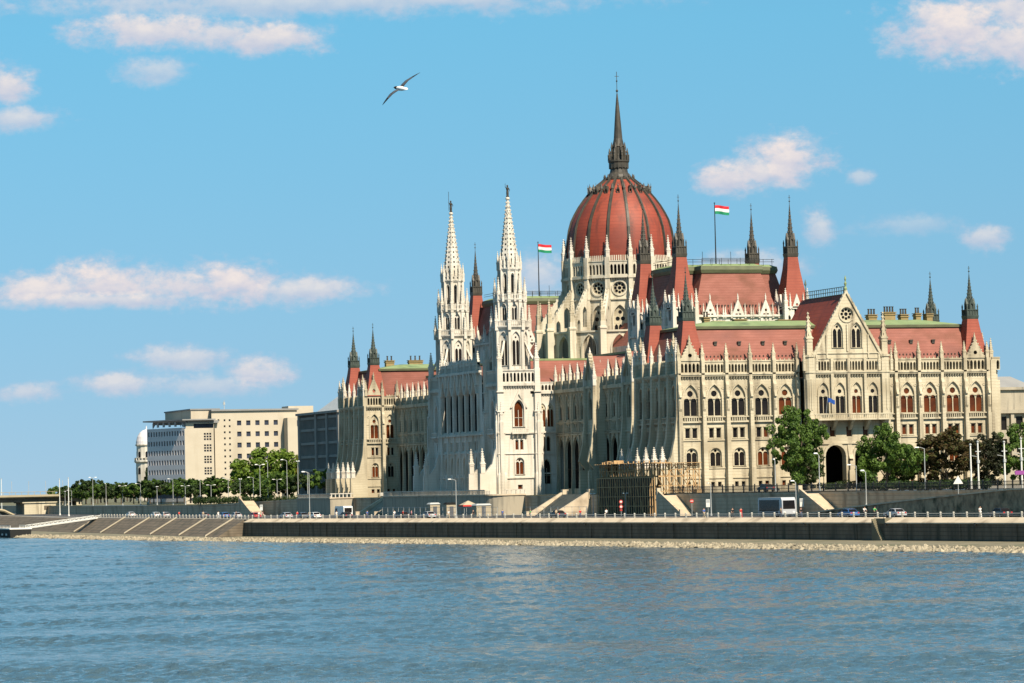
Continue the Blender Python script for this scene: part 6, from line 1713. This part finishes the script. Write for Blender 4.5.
def domed_turret():
    t = thing('domed_turret', 'pale round stone turret with grey dome beyond the office block', 'tower', (22.4,600,TZ)); m = MB()
    m.lathe(0,0,[(4.6,-.5),(4.6,6),(4.3,6.2),(4.3,14.0),(5.0,14.6),(5.0,15.2),(4.1,15.3),(4.0,20.6),(4.5,21),(4.5,21.4)], 16); mk('wall', m, M['white_stone'], t)
    o = MB()
    for k in range(8):
        for z, h in ((9.8, 2.6), (16.2, 2.4)):
            f = fr_az(0, 0, 45*k+12, 4.25 if z < 14 else 4.02); o.panel(f, rounded(0, z, 1.1, h, 7), [], .02, 0, 0, sides=True, d0=-.2)
    mk('window', o, M['pane'], t)
    b = MB()
    for k in range(20): a = 2*pi*k/20; b.sq(4.7*sin(a), 4.7*cos(a), [(.16,15.2),(.16,16.0)])
    b.lathe(0,0,[(4.8,16.0),(4.8,16.2),(4.5,16.2)], 20); mk('balustrade', b, M['white_stone'], t)
    d = MB(); d.lathe(0,0,[(4.2,21.4),(4.1,22.6),(3.6,24.4),(2.8,25.8),(1.6,26.8),(.3,27.2),(.1,28.6)], 24); mk('dome', d, M['office_side'], t, smooth=False)
domed_turret()
def east_house():
    t = thing('corner_house', 'pale classical building past the end of the sunlit front', 'building', (70,-20,TZ)); m = MB()
    f = Fr((41, -45), (1, 0)); hs = []
    for k in range(9):
        for z in (10.5, 15.5, 20.5): hs.append(rect(4+k*4, z, 1.7, 3.0))
    m.panel(f, rect(20, TZ-.5, 40, 22), hs, 0, .4); m.box(41, 81, -44.4, -15, TZ-.5, 29.5); m.fbox(f, -.5, 40.5, 0, 1.0, 24.2, 25.0); m.fbox(f, -.3, 40.3, 0, .7, 29.4, 30.0); m.fbox(f, 0, 40, 0, .25, 14.2, 14.5)
    for k in range(10): m.fbox(f, 1.6+k*4, 2.4+k*4, 0, .7, 14.5, 24.2)
    m.fbox(f, 0, 40, -.5, .1, 25, 29.5)
    mk('wall', m, M['grey_stone'], t, world=True)
    g = MB(); g.panel(f, rect(20, TZ, 39.8, 21), [], -.41, 0); g.panel(f, rect(12, 25.8, 8, 2.4), [], .12, 0); mk('window_glass', g, M['pane'], t, world=True)
    r = MB(); r.rings([[(41,-45,30),(81,-45,30),(81,-15,30),(41,-15,30)],[(45,-41,32.5),(77,-41,32.5),(77,-19,32.5),(45,-19,32.5)]]); mk('roof', r, M['roof_grey'], t, world=True)
    for x in (43, 47.5, 55, 61): c = MB(); c.box(x-.7,x+.7,-36,-34.6,31,34.2); c.box(x-.85,x+.85,-36.15,-34.45,33.6,33.9); mk('chimney', c, M['grey_stone'], t, world=True)
east_house()
def bridge():
    t = thing('river_bridge', 'low yellowish road bridge meeting the bank at a pale abutment', 'bridge', (-50,480,0))
    M['bridge_paint'] = mat('bridge_cream_paint', (.33,.28,.18), (.40,.34,.23), (.3,.3,.3)); M['bridge_dark'] = mat('bridge_soffit', (.10,.085,.06), (.15,.12,.09), (.3,.3,.3))
    d = MB(); d.box(-420, -28.5, 474, 492, 10.1, 10.9); d.box(-420, -28.5, 473, 474.2, 10.5, 11.2); mk('deck', d, M['bridge_paint'], t, world=True)
    s = MB()
    for y in (475, 479, 483, 487, 491): s.box(-420, -28.5, y-.25, y+.25, 8.6, 10.1)
    for k in range(60): x = -330+5*k; s.box(x-.15, x+.15, 474.5, 491, 9.2, 10.1)
    mk('girder', s, M['bridge_dark'], t, world=True)
    a = MB(); a.box(-49.5, -34, 475, 491, 3.5, 8.9); a.box(-50.2, -33.3, 474.6, 491.4, 8.3, 8.75); a.box(-31, -29, 475, 491, 3.5, 8.9)
    mk('abutment', a, M['stone'], t, world=True)
    w = MB(); w.box(-42.5, -40, 474.9, 475, 5.9, 7.3); mk('grille', w, M['bridge_dark'], t, world=True)
    r = MB(); x = -330.0
    while x < -28.5: r.box(x-.06, x+.06, 473.4, 473.55, 11.2, 12.2); x += 2.2
    r.tube([(-330,473.5,12.2),(-28.5,473.5,12.2)], .07, 4); mk('railing', r, M['bridge_paint'], t, world=True)
    ar = MB()
    for y in (476, 483, 490):
        pts = [(-52-88*k/20, y, 3.6+6.4*(1-((k-10)/10)**2)**.5*.8 if 0 < k < 20 else 3.6) for k in range(21)]
        ar.tube(pts, .5, 6)
    mk('arch', ar, M['bridge_paint'], t, world=True)
    p = MB(); p.box(-146, -140, 474, 492, -1, 8.6); mk('pier', p, M['stone'], t, world=True)
    l = MB()
    for k in range(5): x = -54+6*k; l.tube([(x,474,11),(x,474,16)], .08, 5)
    mk('lamp_posts', l, M['grey_metal'], t, world=True)
bridge()
# mooring pontoon with its white gangway
t = thing('pontoon', 'small black pontoon with white top moored off the bank', 'pontoon', (-108,176,0))
h = MB(); h.rings([[(-2.6,-8,-.4),(2.6,-8,-.4),(2.6,8,-.4),(-2.6,8,-.4)],[(-2.9,-8.3,2.1),(2.9,-8.3,2.1),(2.9,8.3,2.1),(-2.9,8.3,2.1)]]); mk('hull', h, M['rubber'], t)
h = MB(); h.box(-2.95,2.95,-8.4,8.4,2.1,2.4)
for k in range(9):
    y = -8+2*k
    for x in (-2.7,2.7): h.box(x-.05,x+.05,y-.05,y+.05,2.3,3.1)
for x in (-2.7,2.7): h.box(x-.05,x+.05,-8,8,3.05,3.13)
mk('deck_rail', h, M['white_paint'], t)
h = MB()
for y in (-3.5, 2.5): h.box(-2.96,-2.9,y-1.2,y+1.2,.5,1.0)
mk('fender', h, M['grey_metal'], t)
t = thing('gangway', 'long white gangway sloping from the pontoon to the bank', 'gangway', (0,0,0)); h = MB()
a, b = Vector((-105,172,2.3)), Vector((-80.5,202,4.25)); sd = (b-a).cross(Vector((0,0,1))).normalized()*1.0
h.add([a-sd,a+sd,b+sd,b-sd,a-sd+Vector((0,0,.25)),a+sd+Vector((0,0,.25)),b+sd+Vector((0,0,.25)),b-sd+Vector((0,0,.25))], [(3,2,1,0),(4,5,6,7),(0,1,5,4),(1,2,6,5),(2,3,7,6),(3,0,4,7)]); mk('walkway', h, M['white_paint'], t)
h = MB()
for s in (-1, 1):
    h.tube([a+sd*s+Vector((0,0,.8)), b+sd*s+Vector((0,0,.8))], .07, 5)
    for k in range(17):
        p = a.lerp(b, k/16)+sd*s; h.tube([p, p+Vector((0,0,.8))], .045, 4)
        if k < 16: q = a.lerp(b, (k+1)/16)+sd*s; h.tube([p, q+Vector((0,0,.8))], .04, 4)
mk('handrail', h, M['white_paint'], t)

# ------------------------------------------------------------------ gull
def gull():
    c = Vector((-253.14, -669.32, 21.36)); e1 = Vector((.925,-.344,.812)).normalized()
    view = (c-CAMP).normalized(); e2 = view.cross(e1).normalized(); right = Vector((.948,-.317,0)).normalized()
    ax = (-right*.62 + view*.72 + Vector((0,0,.08))).normalized()      # heading
    upv = ax.cross(e1).normalized(); 
    if upv.z < 0: upv = -upv
    sp = upv.cross(ax).normalized(); sp = sp if sp.dot(e1) > 0 else -sp
    mb = MB(); prof_ = [(-.30,.012,.004),(-.24,.045,.012),(-.16,.045,.04),(-.05,.062,.06),(.05,.062,.062),(.12,.05,.05),(.16,.042,.045),(.20,.04,.042),(.235,.026,.028),(.255,.012,.012),(.285,.004,.004)]
    n = 10; rg = []
    for x, w, h in prof_: rg.append([c+ax*x+sp*w*cos(2*pi*k/n)+upv*h*sin(2*pi*k/n)+upv*(.012 if x > .14 else 0) for k in range(n)])
    o = len(mb.f); mb.rings(rg, 0)
    for i in range(o, len(mb.f)):
        seg = (i-o)//n
        if 5 <= seg <= 7: mb.m[i] = 2
        if seg >= 8: mb.m[i] = 3
    for s in (-1, 1):
        W_ = [(.03,.07,0,.022),(.14,.075,.03,.018),(.27,.065,.045,.014),(.42,.048,.03,.010),(.56,.03,.01,.006),(.66,.008,-.01,.003)]
        rg = []
        for u, ch, lift, th in W_:
            sweep = .02 if u < .3 else .02-.12*(u-.3)
            p = c + e1*s*u + upv*lift + ax*sweep
            rg.append([p+ax*ch, p+upv*th+ax*ch*.3, p-ax*ch, p-upv*th*.3+ax*ch*.3])
        o = len(mb.f); mb.rings(rg, 1)
        for i in range(o, len(mb.f)):
            if (i-o)//4 >= 3: mb.m[i] = 3
    M['gull_white'] = mat('gull_white', (.78,.77,.74), rough=.7); M['gull_shaded_grey'] = mat('gull_shaded_grey', (.045,.05,.06), (.09,.095,.11), (30,30,30), rough=.7)  # wing grey darkened, underside shade put into the colour
    g = mk('gull', mb, [M['gull_white'], M['gull_shaded_grey'], M['hair'], M['iron']], smooth=True)
    props(g, 'gull gliding with spread dark wings in the blue sky', 'bird')
gull()

# ------------------------------------------------------------------ sky, sun, camera
SUN_AZ, SUN_EL = R(168), R(48)
def world():
    w = bpy.data.worlds.new('World'); SC.world = w; w.use_nodes = True
    nt = w.node_tree; N = nt.nodes; L = nt.links; bg = N['Background']
    tc = N.new('ShaderNodeTexCoord')
    sky = N.new('ShaderNodeTexSky'); sky.sky_type = 'NISHITA'; sky.sun_disc = False; sky.sun_elevation = SUN_EL; sky.sun_rotation = SUN_AZ
    sky.altitude = 100; sky.air_density = 1.0; sky.dust_density = .3; sky.ozone_density = 3.0
    def m_(op, a, b=None, c=None):
        x = N.new('ShaderNodeMath'); x.operation = op
        for i, v in enumerate((a, b, c)):
            if v is None: continue
            if isinstance(v, (int, float)): x.inputs[i].default_value = v
            else: L.new(v, x.inputs[i])
        return x.outputs[0]
    sep = N.new('ShaderNodeSeparateXYZ'); L.new(tc.outputs['Generated'], sep.inputs[0])
    # clear dry air: no milky band at the horizon
    cmb = N.new('ShaderNodeCombineXYZ'); L.new(sep.outputs[0], cmb.inputs[0]); L.new(sep.outputs[1], cmb.inputs[1])
    L.new(m_('ADD', m_('MULTIPLY', m_('MAXIMUM', sep.outputs[2], 0), 1.0), .16), cmb.inputs[2])
    nrm = N.new('ShaderNodeVectorMath'); nrm.operation = 'NORMALIZE'; L.new(cmb.outputs[0], nrm.inputs[0]); L.new(nrm.outputs[0], sky.inputs['Vector'])
    hz = N.new('ShaderNodeMapRange'); hz.inputs['From Min'].default_value = 0; hz.inputs['From Max'].default_value = .13
    L.new(sep.outputs[2], hz.inputs['Value'])
    tc2 = N.new('ShaderNodeMix'); tc2.data_type = 'RGBA'; L.new(hz.outputs['Result'], tc2.inputs['Factor'])
    tc2.inputs[6].default_value = (*SKY_LOW, 1); tc2.inputs[7].default_value = (*SKY_TINT, 1)
    tint = N.new('ShaderNodeMix'); tint.data_type = 'RGBA'; tint.blend_type = 'MULTIPLY'; tint.inputs['Factor'].default_value = 1
    L.new(sky.outputs[0], tint.inputs[6]); L.new(tc2.outputs[2], tint.inputs[7])
    # clouds by compass bearing and height above the horizon
    az = m_('SUBTRACT', m_('MULTIPLY', m_('ARCTAN2', sep.outputs[0], sep.outputs[1]), 180/pi), 18.465)
    el = m_('MULTIPLY', m_('ARCSINE', sep.outputs[2]), 180/pi)
    def noise(su, sv, det, off, rough=.55):
        c = N.new('ShaderNodeCombineXYZ'); L.new(m_('MULTIPLY', az, su), c.inputs[0]); L.new(m_('MULTIPLY', el, sv), c.inputs[1]); c.inputs[2].default_value = off
        n = N.new('ShaderNodeTexNoise'); n.inputs['Scale'].default_value = 1; n.inputs['Detail'].default_value = det; n.inputs['Roughness'].default_value = rough
        L.new(c.outputs[0], n.inputs['Vector']); return n.outputs['Fac']
    nz = noise(1.7, 2.9, 7, 2.3, .58)
    nf = noise(6.5, 9.0, 5, 5.7, .6)
    nb = m_('ADD', m_('MULTIPLY', m_('SUBTRACT', nz, .5), 1.9), m_('MULTIPLY', m_('SUBTRACT', nf, .5), .95))
    CL = [(-3.31,7.85,5.0,.26,.6),(-5.656,7.426,1.3,.30,.9),(-4.6,7.36,1.0,.24,.85),(-3.806,7.276,1.0,.26,.9),(-5.669,6.772,.582,.226,.55),(-8.069,6.57,.452,.323,.9),(-7.919,6.044,.679,.194,.7),(-6.452,3.386,.889,.355,1),(-7.57,3.292,.969,.258,.95),(-5.333,3.319,1.131,.291,.95),(-4.449,3.367,.808,.355,1),(-3.405,3.219,1.131,.226,.75),(-6.617,3.116,1.939,.145,.8),(-6.354,1.763,.646,.194,.7),(-5.323,2.161,.743,.21,.65),(-4.156,1.912,.582,.258,.8),(-7.836,1.664,.517,.162,.6),(-5.043,1.721,1.131,.194,.5),(7.341,7.141,1.163,.485,1),(8.29,6.912,.969,.452,.95),(7.025,7.28,.646,.355,.9),(8.542,7.378,1.131,.646,.9),(4.479,5.126,.679,.436,1),(3.666,4.86,.582,.275,.95),(4.071,4.945,.646,.291,.9),(5.012,3.985,.258,.323,.6),(7.645,3.793,.388,.21,.65),(5.708,4.8,.21,.129,.5),(.558,3.376,.549,.388,.6),(3.79,3.408,.969,.258,.55),(3.06,3.233,.646,.226,.45),(6.375,4.025,.808,.162,.3),(-1.041,7.837,1.616,.162,.6),(.791,2.967,.969,.194,.4),
          (-16,5,3,.7,.9),(-13,3,2.4,.5,.8),(14,4,2.6,.6,.9),(18,7,3.5,.9,.9),(11.5,2.2,1.6,.3,.6)]
    tot = None; lit = None
    for u, v, a, b, d in CL:
        du = m_('MULTIPLY', m_('SUBTRACT', az, u), 1/a); dv = m_('MULTIPLY', m_('SUBTRACT', el, v), 1/b)
        r = m_('SQRT', m_('ADD', m_('MULTIPLY', du, du), m_('MULTIPLY', dv, dv)))
        k = m_('ADD', m_('SUBTRACT', 1.0, r), nb)
        x = N.new('ShaderNodeMapRange'); x.interpolation_type = 'SMOOTHSTEP'; x.inputs['From Min'].default_value = -.40; x.inputs['From Max'].default_value = .70; x.inputs['To Max'].default_value = d
        L.new(k, x.inputs['Value']); tot = x.outputs['Result'] if tot is None else m_('MAXIMUM', tot, x.outputs['Result'])
        t_ = m_('MULTIPLY', m_('MAXIMUM', m_('MULTIPLY', k, 1.0), 0), m_('ADD', dv, .5)); lit = t_ if lit is None else m_('MAXIMUM', lit, t_)
    nl = noise(3.2, 5.0, 6, 9.1, .6)
    lr = N.new('ShaderNodeMapRange'); lr.inputs['From Min'].default_value = -.1; lr.inputs['From Max'].default_value = .75
    L.new(m_('ADD', lit, m_('MULTIPLY', m_('SUBTRACT', nl, .5), 1.1)), lr.inputs['Value'])
    cc = N.new('ShaderNodeMix'); cc.data_type = 'RGBA'; L.new(lr.outputs['Result'], cc.inputs['Factor'])
    cc.inputs[6].default_value = (*CLOUD_LO, 1); cc.inputs[7].default_value = (*CLOUD_HI, 1)
    mx = N.new('ShaderNodeMix'); mx.data_type = 'RGBA'; L.new(tot, mx.inputs['Factor']); L.new(tint.outputs[2], mx.inputs[6]); L.new(cc.outputs[2], mx.inputs[7])
    L.new(mx.outputs[2], bg.inputs['Color']); bg.inputs['Strength'].default_value = SKY_STR
    w.cycles.sampling_method = 'MANUAL'; w.cycles.sample_map_resolution = 512
SKY_TINT = (.76, 1.31, 1.16); SKY_LOW = (.90, .88, .79); SKY_STR = .068; CLOUD_HI = (6.4, 5.8, 5.6); CLOUD_LO = (4.3, 4.45, 5.3)
EXPO = 1.0
world()
sd = bpy.data.lights.new('sun', 'SUN'); sd.energy = 5.0; sd.angle = R(.53); sd.color = (1, .87, .69)
so = bpy.data.objects.new('sun', sd); COL.objects.link(so)
so.rotation_euler = Vector((sin(SUN_AZ)*cos(SUN_EL), cos(SUN_AZ)*cos(SUN_EL), sin(SUN_EL))).to_track_quat('Z', 'Y').to_euler()

cam = bpy.data.cameras.new('camera'); co = bpy.data.objects.new('camera', cam); COL.objects.link(co); SC.camera = co
cam.sensor_width = 36; cam.lens = 36*3547.457/1024; cam.clip_start = 1; cam.clip_end = 60000
yaw, pit, rol = R(18.46542655), R(2.31452433), R(1.31182998)
f_ = Vector((sin(yaw)*cos(pit), cos(yaw)*cos(pit), sin(pit))); r_ = Vector((cos(yaw), -sin(yaw), 0)); u_ = r_.cross(f_)
e1 = r_*cos(rol)-u_*sin(rol); e2 = r_*sin(rol)+u_*cos(rol)
mw = Matrix((e1, e2, -f_)).transposed().to_4x4(); mw.translation = Vector((-280.14736, -759.03142, 10.79827)); co.matrix_world = mw
SC.view_settings.view_transform = 'Standard'; SC.view_settings.look = 'None'; SC.view_settings.exposure = EXPO if 'EXPO' in globals() else 0.25; SC.view_settings.gamma = 1
SC.render.engine = 'CYCLES'; SC.cycles.use_denoising = True; SC.cycles.max_bounces = 5; SC.cycles.diffuse_bounces = 3; SC.cycles.glossy_bounces = 2; SC.cycles.transmission_bounces = 2
